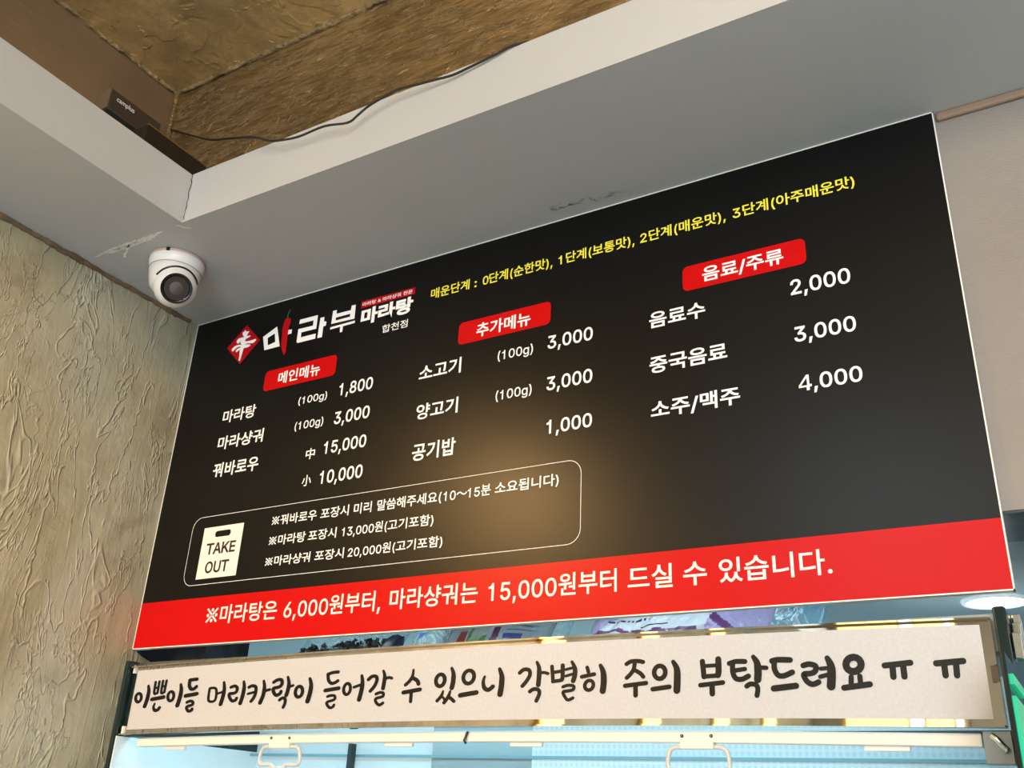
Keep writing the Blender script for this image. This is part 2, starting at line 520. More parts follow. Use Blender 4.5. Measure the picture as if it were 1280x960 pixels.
STROKES = [
    [(0.00488, 0.00316, 0, [(0.10027, 1.81534), (0.09999, 1.81192), (0.09841, 1.80904), (0.09575, 1.80715), (0.09243, 1.80653), (0.08893, 1.80728), (0.0858, 1.80929), (0.08351, 1.81225), (0.08241, 1.81571), (0.08268, 1.81916), (0.08427, 1.82205), (0.08694, 1.82395), (0.09029, 1.82456), (0.09379, 1.82379), (0.09691, 1.82177), (0.09919, 1.8188), (0.10027, 1.81534)]), (0.00626, 0.00409, 1, [(0.11535, 1.83965), (0.11994, 1.82873), (0.11976, 1.81262), (0.11603, 1.79756)]), (0.00403, 0.00265, 0, [(0.13631, 1.84665), (0.13829, 1.82382), (0.14768, 1.82414)]), (0.00401, 0.00264, 0, [(0.14779, 1.84741), (0.14822, 1.82413)]), (0.00365, 0.00241, 0, [(0.13805, 1.83403), (0.14847, 1.83555)]), (0.00399, 0.00264, 0, [(0.15888, 1.84835), (0.15969, 1.82458), (0.16938, 1.82542)]), (0.00397, 0.00263, 0, [(0.16986, 1.84857), (0.16884, 1.82543)]), (0.00362, 0.00241, 0, [(0.1603, 1.83667), (0.17008, 1.8382)]), (0.00612, 0.00404, 0, [(0.1351, 1.81142), (0.1696, 1.81515)]), (0.00506, 0.0033, 1, [(0.14586, 1.80236), (0.14438, 1.79445), (0.15115, 1.78872), (0.15888, 1.78984), (0.16299, 1.79415)]), (0.00465, 0.00309, 0, [(0.20034, 1.81626), (0.2, 1.81264), (0.19833, 1.80961), (0.19561, 1.80761), (0.19222, 1.80696), (0.18869, 1.80775), (0.18556, 1.80986), (0.18329, 1.81299), (0.18224, 1.81665), (0.18257, 1.82028), (0.18424, 1.82334), (0.18699, 1.82534), (0.1904, 1.82599), (0.19394, 1.82518), (0.19707, 1.82304), (0.19932, 1.81991), (0.20034, 1.81626)]), (0.00633, 0.00423, 1, [(0.21531, 1.83965), (0.21972, 1.8281), (0.21955, 1.8141), (0.21616, 1.79764)]), (0.00521, 0.00355, 0, [(0.24059, 1.84776), (0.26097, 1.84891)]), (0.00522, 0.00353, 0, [(0.24082, 1.84687), (0.24153, 1.83719), (0.24779, 1.83003), (0.25687, 1.82981), (0.26298, 1.834)]), (0.00585, 0.00396, 0, [(0.23585, 1.81637), (0.26767, 1.81966)]), (0.0045, 0.00301, 0, [(0.24319, 1.80322), (0.25156, 1.80565), (0.25973, 1.80378), (0.26056, 1.7986), (0.24547, 1.79456), (0.24683, 1.78939), (0.25297, 1.78553), (0.26064, 1.78747), (0.26151, 1.79002)])],
    [(0.00381, 0.00261, 0, [(0.30247, 1.82987), (0.30496, 1.80573), (0.32332, 1.80635), (0.32099, 1.82784), (0.30247, 1.82987)]), (0.00342, 0.00236, 0, [(0.32825, 1.81888), (0.33816, 1.82118)]), (0.00567, 0.00391, 1, [(0.34065, 1.84064), (0.34463, 1.82725), (0.34416, 1.81367), (0.34085, 1.79791)]), (0.0045, 0.00312, 0, [(0.36271, 1.83029), (0.37198, 1.83238), (0.37961, 1.82928), (0.38058, 1.8225), (0.37375, 1.81842), (0.36069, 1.81717), (0.36494, 1.80841), (0.373, 1.80346), (0.38088, 1.80522), (0.38287, 1.80862)]), (0.00552, 0.00386, 1, [(0.3959, 1.84043), (0.39934, 1.82973), (0.39888, 1.8144), (0.39525, 1.79866)]), (0.00453, 0.00319, 0, [(0.41262, 1.82901), (0.4216, 1.83145), (0.43115, 1.82853), (0.43267, 1.81745), (0.42928, 1.80805), (0.42381, 1.80211)]), (0.00363, 0.00256, 0, [(0.41262, 1.81639), (0.43038, 1.81941)]), (0.00537, 0.0038, 1, [(0.45022, 1.84022), (0.45453, 1.82831), (0.45416, 1.81319), (0.44865, 1.79864)]), (0.00391, 0.00279, 0, [(0.45608, 1.82069), (0.46964, 1.8232)]), (0.00461, 0.00329, 0, [(0.4775, 1.83678), (0.48648, 1.84069), (0.49703, 1.84038), (0.4998, 1.83277), (0.49302, 1.82731), (0.47907, 1.82485), (0.48207, 1.81632), (0.48946, 1.81204), (0.498, 1.81502), (0.49989, 1.81871)]), (0.00521, 0.00376, 1, [(0.51299, 1.84556), (0.51771, 1.83415), (0.51775, 1.82294), (0.51478, 1.8113)]), (0.00346, 0.00251, 0, [(0.51912, 1.82664), (0.52946, 1.82916)]), (0.00416, 0.00298, 0, [(0.49905, 1.80291), (0.50614, 1.80648), (0.51297, 1.80449), (0.51438, 1.79707), (0.51124, 1.78921)]), (0.00446, 0.00323, 0, [(0.5556, 1.81703), (0.55496, 1.81324), (0.55302, 1.81007), (0.55008, 1.80798), (0.54659, 1.8073), (0.54307, 1.80813), (0.54005, 1.81035), (0.538, 1.81362), (0.53724, 1.81746), (0.53788, 1.82127), (0.53982, 1.82447), (0.54278, 1.82656), (0.54629, 1.82723), (0.54982, 1.82638), (0.55283, 1.82414), (0.55486, 1.82085), (0.5556, 1.81703)]), (0.00572, 0.00418, 1, [(0.57008, 1.84102), (0.57519, 1.82887), (0.57471, 1.8142), (0.57107, 1.79913)])],
    [(0.00413, 0.00309, 0, [(0.61387, 1.8476), (0.62573, 1.85034), (0.63836, 1.85084)]), (0.00411, 0.00306, 0, [(0.61395, 1.84705), (0.61682, 1.83688), (0.62391, 1.83083), (0.63237, 1.83133), (0.63987, 1.83475)]), (0.00487, 0.00364, 0, [(0.61177, 1.81788), (0.64388, 1.82125)]), (0.0036, 0.00265, 0, [(0.61918, 1.80686), (0.62745, 1.80848), (0.63611, 1.8074), (0.63637, 1.80112), (0.61961, 1.7966), (0.62179, 1.79065), (0.62853, 1.78644), (0.63503, 1.78811), (0.63694, 1.79129)]), (0.00387, 0.0029, 0, [(0.67249, 1.81909), (0.67182, 1.81528), (0.67002, 1.81208), (0.66736, 1.80998), (0.66424, 1.80929), (0.66113, 1.81012), (0.65851, 1.81235), (0.65677, 1.81564), (0.65619, 1.8195), (0.65685, 1.82333), (0.65866, 1.82656), (0.66134, 1.82867), (0.66448, 1.82935), (0.66759, 1.8285), (0.67021, 1.82625), (0.67193, 1.82294), (0.67249, 1.81909)]), (0.00348, 0.00264, 0, [(0.68061, 1.82211), (0.69428, 1.82567)]), (0.0052, 0.00393, 1, [(0.69616, 1.84262), (0.69943, 1.83088), (0.69906, 1.81666), (0.69556, 1.79977)]), (0.00419, 0.00322, 0, [(0.71294, 1.83495), (0.72042, 1.84008), (0.72975, 1.83979), (0.73288, 1.83348), (0.72846, 1.82299), (0.71988, 1.81439)]), (0.00461, 0.00355, 1, [(0.74584, 1.84941), (0.74999, 1.84005), (0.74993, 1.82946), (0.74857, 1.81843)]), (0.00337, 0.00261, 0, [(0.75111, 1.83471), (0.75949, 1.8371), (0.76649, 1.83566)]), (0.00354, 0.00269, 0, [(0.73376, 1.8088), (0.74262, 1.81122), (0.7501, 1.80983), (0.74923, 1.8041), (0.73416, 1.8004), (0.73695, 1.79304), (0.74425, 1.78944), (0.75133, 1.79278)])],
    [(0.00402, 0.00315, 1, [(0.81368, 1.84886), (0.81262, 1.83809), (0.80689, 1.82958), (0.79871, 1.82322)]), (0.00443, 0.00348, 0, [(0.81366, 1.83458), (0.8234, 1.82997), (0.8273, 1.82417)]), (0.00468, 0.00367, 0, [(0.79553, 1.80999), (0.83116, 1.81429)]), (0.00383, 0.00297, 0, [(0.81282, 1.80959), (0.81295, 1.79421)])],
    [(0.00433, 0.00344, 0, [(0.88339, 1.82857), (0.88243, 1.8247), (0.8802, 1.82146), (0.87702, 1.81935), (0.87338, 1.81867), (0.86983, 1.81954), (0.86689, 1.82182), (0.86504, 1.82519), (0.86454, 1.82912), (0.86549, 1.83301), (0.86773, 1.83627), (0.87094, 1.8384), (0.8746, 1.83906), (0.87816, 1.83817), (0.88108, 1.83586), (0.88291, 1.83248), (0.88339, 1.82857)]), (0.00508, 0.00408, 1, [(0.8967, 1.84875), (0.90113, 1.83872), (0.90122, 1.82518), (0.8993, 1.81547)]), (0.00369, 0.00293, 1, [(0.88142, 1.81019), (0.87833, 1.80219), (0.87014, 1.79431)]), (0.00394, 0.00314, 1, [(0.89663, 1.80983), (0.89284, 1.80021), (0.88524, 1.79102)]), (0.00364, 0.0029, 0, [(0.89387, 1.80052), (0.90047, 1.79672), (0.9056, 1.7928)]), (0.00255, 0.00202, 0, [(0.87684, 1.80222), (0.8835, 1.79873), (0.88598, 1.79451)]), (0.00419, 0.00339, 0, [(0.9445, 1.8323), (0.94334, 1.82812), (0.94066, 1.82462), (0.93687, 1.82234), (0.93254, 1.82162), (0.92833, 1.82258), (0.92486, 1.82507), (0.92268, 1.82872), (0.92212, 1.83299), (0.92328, 1.83721), (0.92598, 1.84073), (0.9298, 1.84302), (0.93416, 1.84372), (0.93838, 1.84273), (0.94183, 1.84021), (0.94397, 1.83655), (0.9445, 1.8323)]), (0.00491, 0.00398, 0, [(0.9181, 1.8025), (0.95085, 1.80639)]), (0.00433, 0.00353, 1, [(0.96615, 1.83213), (0.96369, 1.82341), (0.96699, 1.81342), (0.97525, 1.81025), (0.98354, 1.81546)]), (0.00558, 0.0046, 1, [(0.99563, 1.84396), (1.00049, 1.83223), (1.00074, 1.81746), (0.99864, 1.80236)])],
    [(0.00387, 0.00326, 0, [(1.03553, 1.83635), (1.04367, 1.84147), (1.05342, 1.84), (1.0553, 1.83214), (1.04935, 1.82261), (1.04159, 1.81475)]), (0.0046, 0.00389, 1, [(1.06833, 1.8525), (1.07252, 1.84291), (1.07301, 1.82996), (1.07202, 1.81587)]), (0.00305, 0.00259, 0, [(1.07378, 1.83478), (1.08232, 1.8353), (1.08958, 1.83346)]), (0.00381, 0.0032, 0, [(1.05642, 1.80555), (1.06334, 1.80905), (1.07232, 1.80788), (1.07447, 1.80115), (1.0692, 1.79049)]), (0.00351, 0.00299, 0, [(1.09714, 1.84462), (1.09976, 1.82036)]), (0.00398, 0.00341, 0, [(1.11717, 1.84551), (1.11727, 1.82699), (1.11554, 1.82229)]), (0.00324, 0.00278, 0, [(1.09895, 1.83476), (1.11702, 1.83655)]), (0.00348, 0.00297, 0, [(1.09939, 1.82037), (1.11555, 1.82197)]), (0.00271, 0.00235, 0, [(1.12347, 1.83873), (1.1345, 1.84073)]), (0.00271, 0.00233, 0, [(1.12371, 1.82838), (1.13471, 1.83089)]), (0.00441, 0.00381, 1, [(1.1343, 1.85063), (1.13965, 1.84055), (1.13987, 1.82946), (1.13712, 1.8204)]), (0.00306, 0.00262, 0, [(1.11859, 1.81146), (1.12774, 1.81358), (1.13784, 1.81221), (1.1374, 1.80675), (1.12977, 1.80491), (1.11917, 1.80328), (1.12267, 1.79538), (1.12827, 1.7906), (1.13694, 1.79353)]), (0.00338, 0.00295, 0, [(1.16226, 1.84071), (1.1647, 1.83338)]), (0.0036, 0.00314, 0, [(1.15268, 1.82622), (1.175, 1.82959)]), (0.00338, 0.00292, 0, [(1.17374, 1.81235), (1.17279, 1.80947), (1.17081, 1.80707), (1.16811, 1.80549), (1.16509, 1.80499), (1.16221, 1.80563), (1.15991, 1.80734), (1.15854, 1.80984), (1.15831, 1.81276), (1.15927, 1.81566), (1.16126, 1.81808), (1.16398, 1.81966), (1.16701, 1.82016), (1.16989, 1.81949), (1.17218, 1.81777), (1.17353, 1.81527), (1.17374, 1.81235)]), (0.00544, 0.00476, 1, [(1.18615, 1.84299), (1.19102, 1.8325), (1.19217, 1.81695), (1.19031, 1.80315)])],
    [(0.00368, 0.0033, 0, [(1.23193, 1.84349), (1.23975, 1.84707), (1.25182, 1.84738), (1.26035, 1.84551)]), (0.00369, 0.00328, 0, [(1.24629, 1.8445), (1.24396, 1.83458), (1.23875, 1.82785), (1.23216, 1.82224)]), (0.00365, 0.00327, 0, [(1.24738, 1.83293), (1.25588, 1.82806), (1.2604, 1.8229)]), (0.00384, 0.00343, 0, [(1.22917, 1.81011), (1.26501, 1.81338)]), (0.00409, 0.00362, 0, [(1.24716, 1.80934), (1.24703, 1.79532)]), (0.00405, 0.00365, 0, [(1.29758, 1.82852), (1.29666, 1.82481), (1.29447, 1.82171), (1.29134, 1.81969), (1.28774, 1.81905), (1.28421, 1.8199), (1.28128, 1.82211), (1.27941, 1.82535), (1.27889, 1.82913), (1.2798, 1.83287), (1.28201, 1.836), (1.28516, 1.83803), (1.28879, 1.83865), (1.29233, 1.83777), (1.29524, 1.83553), (1.29708, 1.83228), (1.29758, 1.82852)]), (0.00396, 0.00358, 0, [(1.2761, 1.80378), (1.30366, 1.80666)]), (0.00568, 0.00517, 1, [(1.31104, 1.84388), (1.31667, 1.83283), (1.31686, 1.8164), (1.31577, 1.80088)])],
    [(0.00425, 0.00393, 0, [(1.35835, 1.84267), (1.36016, 1.81983)]), (0.00483, 0.00451, 0, [(1.38373, 1.84494), (1.3834, 1.82759), (1.38202, 1.82149)]), (0.00316, 0.00295, 0, [(1.3608, 1.83574), (1.38301, 1.83612)]), (0.00356, 0.00332, 0, [(1.36018, 1.82027), (1.382, 1.82105)]), (0.00375, 0.00349, 0, [(1.35396, 1.80769), (1.38932, 1.81065)]), (0.0044, 0.00405, 0, [(1.37229, 1.80749), (1.37221, 1.79475)]), (0.00393, 0.00372, 0, [(1.40063, 1.83796), (1.41132, 1.84049), (1.42484, 1.83997)]), (0.00347, 0.00329, 0, [(1.40597, 1.82712), (1.42422, 1.8291)]), (0.00411, 0.00386, 0, [(1.40571, 1.83704), (1.4058, 1.82393), (1.41, 1.81584), (1.41912, 1.81456), (1.42895, 1.81857)]), (0.00564, 0.00537, 1, [(1.43805, 1.84629), (1.44326, 1.83709), (1.44396, 1.82411), (1.44284, 1.81343)]), (0.0034, 0.00325, 0, [(1.44662, 1.83048), (1.45678, 1.82969)]), (0.00382, 0.00361, 0, [(1.42584, 1.80435), (1.43162, 1.80733), (1.4398, 1.80568), (1.44215, 1.79995), (1.44038, 1.79082)]), (0.00436, 0.00421, 0, [(1.46593, 1.83911), (1.47495, 1.84048), (1.49257, 1.83951)]), (0.00414, 0.00397, 0, [(1.4691, 1.83755), (1.46885, 1.82756), (1.47342, 1.81888), (1.48214, 1.81748), (1.49461, 1.82215)]), (0.00463, 0.00446, 0, [(1.46592, 1.80006), (1.49849, 1.803)]), (0.00411, 0.00402, 0, [(1.51111, 1.83093), (1.51994, 1.83263), (1.52891, 1.82927), (1.52729, 1.8223), (1.52091, 1.81951), (1.51093, 1.81843), (1.51488, 1.80869), (1.52272, 1.80449), (1.53109, 1.80724)]), (0.00297, 0.00293, 0, [(1.53574, 1.82562), (1.54492, 1.8261)]), (0.00323, 0.00318, 0, [(1.53436, 1.81449), (1.54408, 1.81677)]), (0.00617, 0.00608, 1, [(1.54617, 1.84008), (1.55028, 1.8295), (1.55002, 1.81559), (1.54811, 1.80125)]), (0.00504, 0.00503, 0, [(1.59226, 1.82955), (1.59109, 1.82583), (1.58852, 1.82273), (1.58494, 1.82073), (1.58089, 1.82012), (1.57698, 1.821), (1.57379, 1.82324), (1.57183, 1.82651), (1.5714, 1.83032), (1.57257, 1.83408), (1.57516, 1.8372), (1.57877, 1.83921), (1.58285, 1.83981), (1.58677, 1.83889), (1.58993, 1.83662), (1.59186, 1.83334), (1.59226, 1.82955)]), (0.00367, 0.00364, 0, [(1.57701, 1.81278), (1.57586, 1.8011)]), (0.00364, 0.00363, 0, [(1.58885, 1.8134), (1.58892, 1.80269)]), (0.00412, 0.00412, 0, [(1.56594, 1.79844), (1.6013, 1.80236)])],
    [(0.00399, 0.00411, 0, [(1.62337, 1.82685), (1.65776, 1.82944)]), (0.00429, 0.00436, 0, [(1.63383, 1.82647), (1.63344, 1.81144)]), (0.00425, 0.00433, 0, [(1.64789, 1.82692), (1.64793, 1.81137)])],
    [(0.00404, 0.00426, 0, [(1.69058, 1.82725), (1.72476, 1.82917)]), (0.00409, 0.00425, 0, [(1.7006, 1.82593), (1.70047, 1.81124)]), (0.00404, 0.00423, 0, [(1.71556, 1.82726), (1.71475, 1.81079)])],
]
GLYPHS = {
    '0': (0.453,[[(0.264,-0.007,0.227,-0.007,0.189,-0.007),(0.157,0.003,0.13,0.024,0.103,0.045),(0.083,0.074,0.069,0.113,0.055,0.152),(0.048,0.199,0.048,0.254,0.048,0.309),(0.055,0.356,0.069,0.395,0.083,0.434),(0.104,0.464,0.13,0.484,0.157,0.505),(0.189,0.516,0.227,0.516,0.264,0.516),(0.296,0.505,0.323,0.484,0.35,0.464),(0.37,0.434,0.384,0.395,0.398,0.356),(0.405,0.309,0.405,0.254,0.405,0.199),(0.398,0.152,0.384,0.113,0.37,0.074),(0.35,0.045,0.323,0.024,0.297,0.003)],[(0.202,0.05,0.227,0.05,0.252,0.05),(0.273,0.058,0.29,0.074,0.308,0.09),(0.321,0.113,0.33,0.144,0.339,0.174),(0.344,0.211,0.344,0.254,0.344,0.297),(0.339,0.334,0.33,0.365,0.321,0.395),(0.308,0.419,0.29,0.435,0.273,0.451),(0.252,0.46,0.227,0.46,0.202,0.46),(0.18,0.451,0.163,0.435,0.146,0.419),(0.132,0.395,0.123,0.365,0.114,0.334),(0.109,0.297,0.109,0.254,0.109,0.211),(0.114,0.174,0.123,0.144,0.132,0.113),(0.146,0.09,0.163,0.074,0.18,0.058)]]),
    '1': (0.453,[[(0.2,0,0.2,0,0.2,0),(0.2,0.366,0.2,0.366,0.2,0.366),(0.085,0.366,0.085,0.366,0.085,0.366),(0.085,0.412,0.085,0.412,0.085,0.412),(0.155,0.428,0.155,0.428,0.155,0.428),(0.19,0.463,0.19,0.463,0.19,0.463),(0.205,0.516,0.205,0.516,0.205,0.516),(0.262,0.516,0.262,0.516,0.262,0.516),(0.262,0,0.262,0,0.262,0)]]),
    '2': (0.453,[[(0.172,0.0,0.064,0.0,0.064,0.016),(0.064,0.032,0.064,0.047,0.121,0.108),(0.177,0.168,0.234,0.229,0.254,0.249),(0.27,0.267,0.282,0.282,0.295,0.298),(0.304,0.313,0.311,0.327,0.317,0.341),(0.32,0.356,0.32,0.371,0.32,0.39),(0.316,0.405,0.308,0.419,0.299,0.432),(0.288,0.442,0.273,0.449,0.259,0.456),(0.242,0.46,0.224,0.46,0.204,0.46),(0.187,0.456,0.172,0.447,0.158,0.439),(0.147,0.428,0.139,0.413,0.131,0.399),(0.127,0.382,0.127,0.362,0.107,0.362),(0.086,0.362,0.066,0.362,0.066,0.392),(0.072,0.419,0.086,0.442,0.1,0.465),(0.119,0.483,0.143,0.496,0.167,0.509),(0.194,0.516,0.225,0.516,0.255,0.516),(0.282,0.509,0.306,0.497,0.329,0.484),(0.348,0.467,0.361,0.445,0.374,0.424),(0.381,0.399,0.381,0.372,0.381,0.354),(0.378,0.335,0.371,0.318,0.364,0.3),(0.353,0.28,0.336,0.259,0.319,0.237),(0.296,0.211,0.267,0.18,0.229,0.14),(0.191,0.1,0.153,0.06,0.153,0.059),(0.153,0.058,0.153,0.057,0.231,0.057),(0.31,0.057,0.389,0.057,0.389,0.038),(0.389,0.019,0.389,0.0,0.281,0.0)]]),
    '3': (0.453,[[(0.252,-0.007,0.218,-0.007,0.187,-0.007),(0.158,-0.001,0.133,0.01,0.107,0.021),(0.086,0.037,0.07,0.057,0.054,0.078),(0.046,0.103,0.044,0.132,0.066,0.132),(0.087,0.132,0.109,0.132,0.111,0.114),(0.117,0.099,0.126,0.087,0.136,0.075),(0.149,0.065,0.165,0.059,0.181,0.053),(0.199,0.05,0.219,0.05,0.239,0.05),(0.258,0.053,0.275,0.061,0.292,0.068),(0.305,0.079,0.315,0.093,0.324,0.107),(0.329,0.124,0.329,0.145,0.329,0.163),(0.325,0.181,0.316,0.196,0.307,0.212),(0.293,0.224,0.275,0.234,0.256,0.243),(0.231,0.248,0.201,0.248,0.186,0.248),(0.172,0.248,0.157,0.248,0.157,0.265),(0.157,0.282,0.157,0.299,0.2,0.349),(0.244,0.399,0.288,0.448,0.288,0.45),(0.288,0.451,0.288,0.452,0.215,0.452),(0.142,0.452,0.07,0.452,0.07,0.471),(0.07,0.49,0.07,0.509,0.171,0.509),(0.272,0.509,0.372,0.509,0.372,0.493),(0.372,0.477,0.372,0.461,0.319,0.4),(0.265,0.339,0.211,0.278,0.211,0.282),(0.211,0.285,0.211,0.289,0.249,0.293),(0.281,0.288,0.308,0.276,0.335,0.263),(0.356,0.246,0.371,0.222,0.386,0.199),(0.393,0.173,0.393,0.145,0.393,0.115),(0.385,0.089,0.37,0.066,0.355,0.043),(0.335,0.025,0.309,0.012,0.282,-0.0)]]),
    '4': (0.453,[[(0.27,0,0.27,0,0.27,0),(0.335,0,0.335,0,0.335,0),(0.335,0.12,0.335,0.12,0.335,0.12),(0.405,0.12,0.405,0.12,0.405,0.12),(0.405,0.176,0.405,0.176,0.405,0.176),(0.335,0.176,0.335,0.176,0.335,0.176),(0.335,0.516,0.335,0.516,0.335,0.516),(0.27,0.516,0.27,0.516,0.27,0.516),(0.03,0.18,0.03,0.18,0.03,0.18),(0.03,0.12,0.03,0.12,0.03,0.12),(0.27,0.12,0.27,0.12,0.27,0.12)],[(0.27,0.176,0.27,0.176,0.27,0.176),(0.27,0.42,0.27,0.42,0.27,0.42),(0.095,0.176,0.095,0.176,0.095,0.176)]]),
    '5': (0.453,[[(0.254,-0.007,0.221,-0.007,0.191,-0.007),(0.164,-0.001,0.14,0.011,0.116,0.023),(0.097,0.039,0.083,0.06,0.069,0.081),(0.061,0.104,0.06,0.13,0.081,0.13),(0.101,0.13,0.122,0.13,0.124,0.115),(0.129,0.101,0.138,0.089,0.147,0.077),(0.159,0.067,0.173,0.06,0.188,0.053),(0.204,0.05,0.221,0.05,0.242,0.05),(0.26,0.055,0.276,0.064,0.292,0.074),(0.305,0.087,0.314,0.104,0.323,0.121),(0.328,0.141,0.328,0.162,0.328,0.184),(0.323,0.204,0.314,0.221,0.304,0.238),(0.291,0.252,0.275,0.262,0.258,0.272),(0.239,0.277,0.218,0.277,0.201,0.277),(0.184,0.274,0.167,0.268,0.151,0.263),(0.138,0.255,0.128,0.246,0.108,0.248),(0.088,0.25,0.067,0.253,0.077,0.338),(0.086,0.423,0.096,0.509,0.186,0.509),(0.276,0.509,0.366,0.509,0.366,0.49),(0.366,0.471,0.366,0.452,0.294,0.452),(0.222,0.452,0.151,0.452,0.145,0.402),(0.139,0.352,0.134,0.301,0.135,0.301),(0.135,0.301,0.136,0.301,0.147,0.311),(0.161,0.319,0.178,0.325,0.194,0.331),(0.211,0.334,0.229,0.334,0.253,0.334),(0.274,0.329,0.294,0.321,0.313,0.313),(0.331,0.301,0.345,0.285,0.359,0.27),(0.371,0.252,0.379,0.231,0.387,0.21),(0.391,0.188,0.391,0.163,0.391,0.13),(0.384,0.101,0.369,0.076,0.354,0.05),(0.334,0.03,0.309,0.015,0.283,0.001)]]),
    '6': (0.453,[[(0.258,-0.007,0.226,-0.007,0.195,-0.007),(0.167,0.0,0.142,0.015,0.118,0.029),(0.098,0.049,0.084,0.074,0.071,0.1),(0.064,0.129,0.064,0.162,0.064,0.186),(0.069,0.212,0.08,0.239,0.091,0.266),(0.11,0.3,0.137,0.34,0.176,0.396),(0.214,0.453,0.252,0.509,0.276,0.509),(0.299,0.509,0.322,0.509,0.265,0.426),(0.208,0.344,0.151,0.261,0.149,0.261),(0.147,0.261,0.145,0.261,0.15,0.271),(0.157,0.28,0.165,0.288,0.174,0.296),(0.184,0.302,0.196,0.307,0.207,0.312),(0.221,0.314,0.235,0.314,0.266,0.314),(0.293,0.308,0.316,0.295,0.339,0.282),(0.357,0.263,0.37,0.24,0.382,0.216),(0.389,0.189,0.389,0.157,0.389,0.125),(0.382,0.097,0.368,0.073,0.354,0.048),(0.334,0.028,0.31,0.014,0.286,0.0)],[(0.207,0.048,0.226,0.048,0.246,0.048),(0.264,0.053,0.279,0.063,0.294,0.072),(0.306,0.085,0.314,0.101,0.323,0.118),(0.327,0.136,0.327,0.157,0.327,0.178),(0.323,0.197,0.314,0.213,0.306,0.23),(0.294,0.242,0.279,0.251,0.264,0.261),(0.246,0.265,0.226,0.265,0.207,0.265),(0.189,0.261,0.174,0.252,0.159,0.243),(0.147,0.23,0.138,0.214,0.129,0.198),(0.125,0.179,0.125,0.158,0.125,0.137),(0.129,0.118,0.138,0.102,0.147,0.085),(0.159,0.072,0.174,0.063,0.189,0.053)]]),
    '8': (0.453,[[(0.26,-0.007,0.226,-0.007,0.192,-0.007),(0.162,-0.001,0.136,0.011,0.109,0.024),(0.089,0.04,0.074,0.062,0.059,0.083),(0.052,0.108,0.052,0.135,0.052,0.157),(0.056,0.177,0.065,0.195,0.074,0.213),(0.086,0.229,0.101,0.241,0.116,0.253),(0.133,0.261,0.153,0.265,0.153,0.265),(0.153,0.266,0.153,0.267,0.128,0.273),(0.108,0.287,0.093,0.308,0.078,0.329),(0.07,0.353,0.07,0.38,0.07,0.406),(0.077,0.429,0.09,0.45,0.104,0.47),(0.122,0.486,0.146,0.498,0.169,0.51),(0.196,0.516,0.226,0.516,0.256,0.516),(0.283,0.51,0.306,0.498,0.329,0.486),(0.348,0.47,0.361,0.45,0.375,0.429),(0.382,0.406,0.382,0.38,0.382,0.353),(0.374,0.329,0.359,0.308,0.344,0.287),(0.325,0.273,0.3,0.267,0.3,0.266),(0.3,0.265,0.3,0.265,0.319,0.261),(0.336,0.253,0.351,0.241,0.366,0.229),(0.378,0.213,0.387,0.195,0.396,0.177),(0.401,0.157,0.401,0.135,0.401,0.108),(0.393,0.083,0.378,0.062,0.364,0.04),(0.343,0.024,0.317,0.011,0.291,-0.001)],[(0.204,0.049,0.226,0.049,0.249,0.049),(0.268,0.053,0.285,0.06,0.301,0.068),(0.314,0.078,0.323,0.091,0.332,0.105),(0.337,0.121,0.337,0.139,0.337,0.158),(0.332,0.174,0.322,0.189,0.313,0.203),(0.3,0.214,0.283,0.223,0.266,0.231),(0.247,0.235,0.226,0.235,0.205,0.235),(0.186,0.231,0.169,0.223,0.152,0.214),(0.139,0.203,0.13,0.189,0.12,0.174),(0.115,0.158,0.115,0.139,0.115,0.121),(0.12,0.105,0.129,0.091,0.138,0.078),(0.151,0.068,0.167,0.06,0.184,0.053)],[(0.208,0.29,0.226,0.29,0.244,0.29),(0.26,0.293,0.274,0.3,0.288,0.307),(0.299,0.318,0.307,0.33,0.315,0.343),(0.319,0.358,0.319,0.376,0.319,0.393),(0.315,0.407,0.308,0.42,0.3,0.433),(0.289,0.443,0.275,0.449,0.261,0.456),(0.245,0.46,0.226,0.46,0.208,0.46),(0.191,0.456,0.177,0.449,0.163,0.443),(0.152,0.433,0.145,0.42,0.137,0.407),(0.133,0.393,0.133,0.376,0.133,0.358),(0.137,0.343,0.145,0.33,0.152,0.318),(0.163,0.307,0.178,0.3,0.192,0.293)]]),
    '(': (0.273,[[(0.089,0.156,0.089,0.207,0.089,0.244),(0.093,0.283,0.101,0.324,0.108,0.364),(0.119,0.404,0.132,0.441,0.145,0.479),(0.16,0.511,0.177,0.539,0.196,0.539),(0.216,0.539,0.236,0.539,0.219,0.504),(0.204,0.467,0.191,0.428,0.178,0.389),(0.168,0.351,0.161,0.313,0.155,0.276),(0.151,0.24,0.151,0.207,0.151,0.176),(0.154,0.146,0.16,0.115,0.166,0.083),(0.176,0.051,0.188,0.016,0.201,-0.018),(0.217,-0.056,0.236,-0.096,0.216,-0.096),(0.196,-0.096,0.177,-0.096,0.148,-0.047),(0.126,0.003,0.111,0.055,0.097,0.106)]]),
    ')': (0.273,[[(0.057,-0.096,0.037,-0.096,0.057,-0.055),(0.073,-0.017,0.086,0.018,0.098,0.053),(0.107,0.085,0.113,0.116,0.119,0.147),(0.122,0.177,0.122,0.207,0.122,0.24),(0.118,0.276,0.112,0.313,0.105,0.351),(0.095,0.389,0.082,0.428,0.07,0.467),(0.055,0.504,0.037,0.539,0.057,0.539),(0.077,0.539,0.097,0.539,0.113,0.511),(0.128,0.479,0.142,0.441,0.155,0.404),(0.165,0.364,0.173,0.323,0.18,0.283),(0.184,0.244,0.184,0.207,0.184,0.156),(0.177,0.104,0.161,0.053,0.146,0.002),(0.125,-0.048,0.097,-0.096,0.077,-0.096)]]),
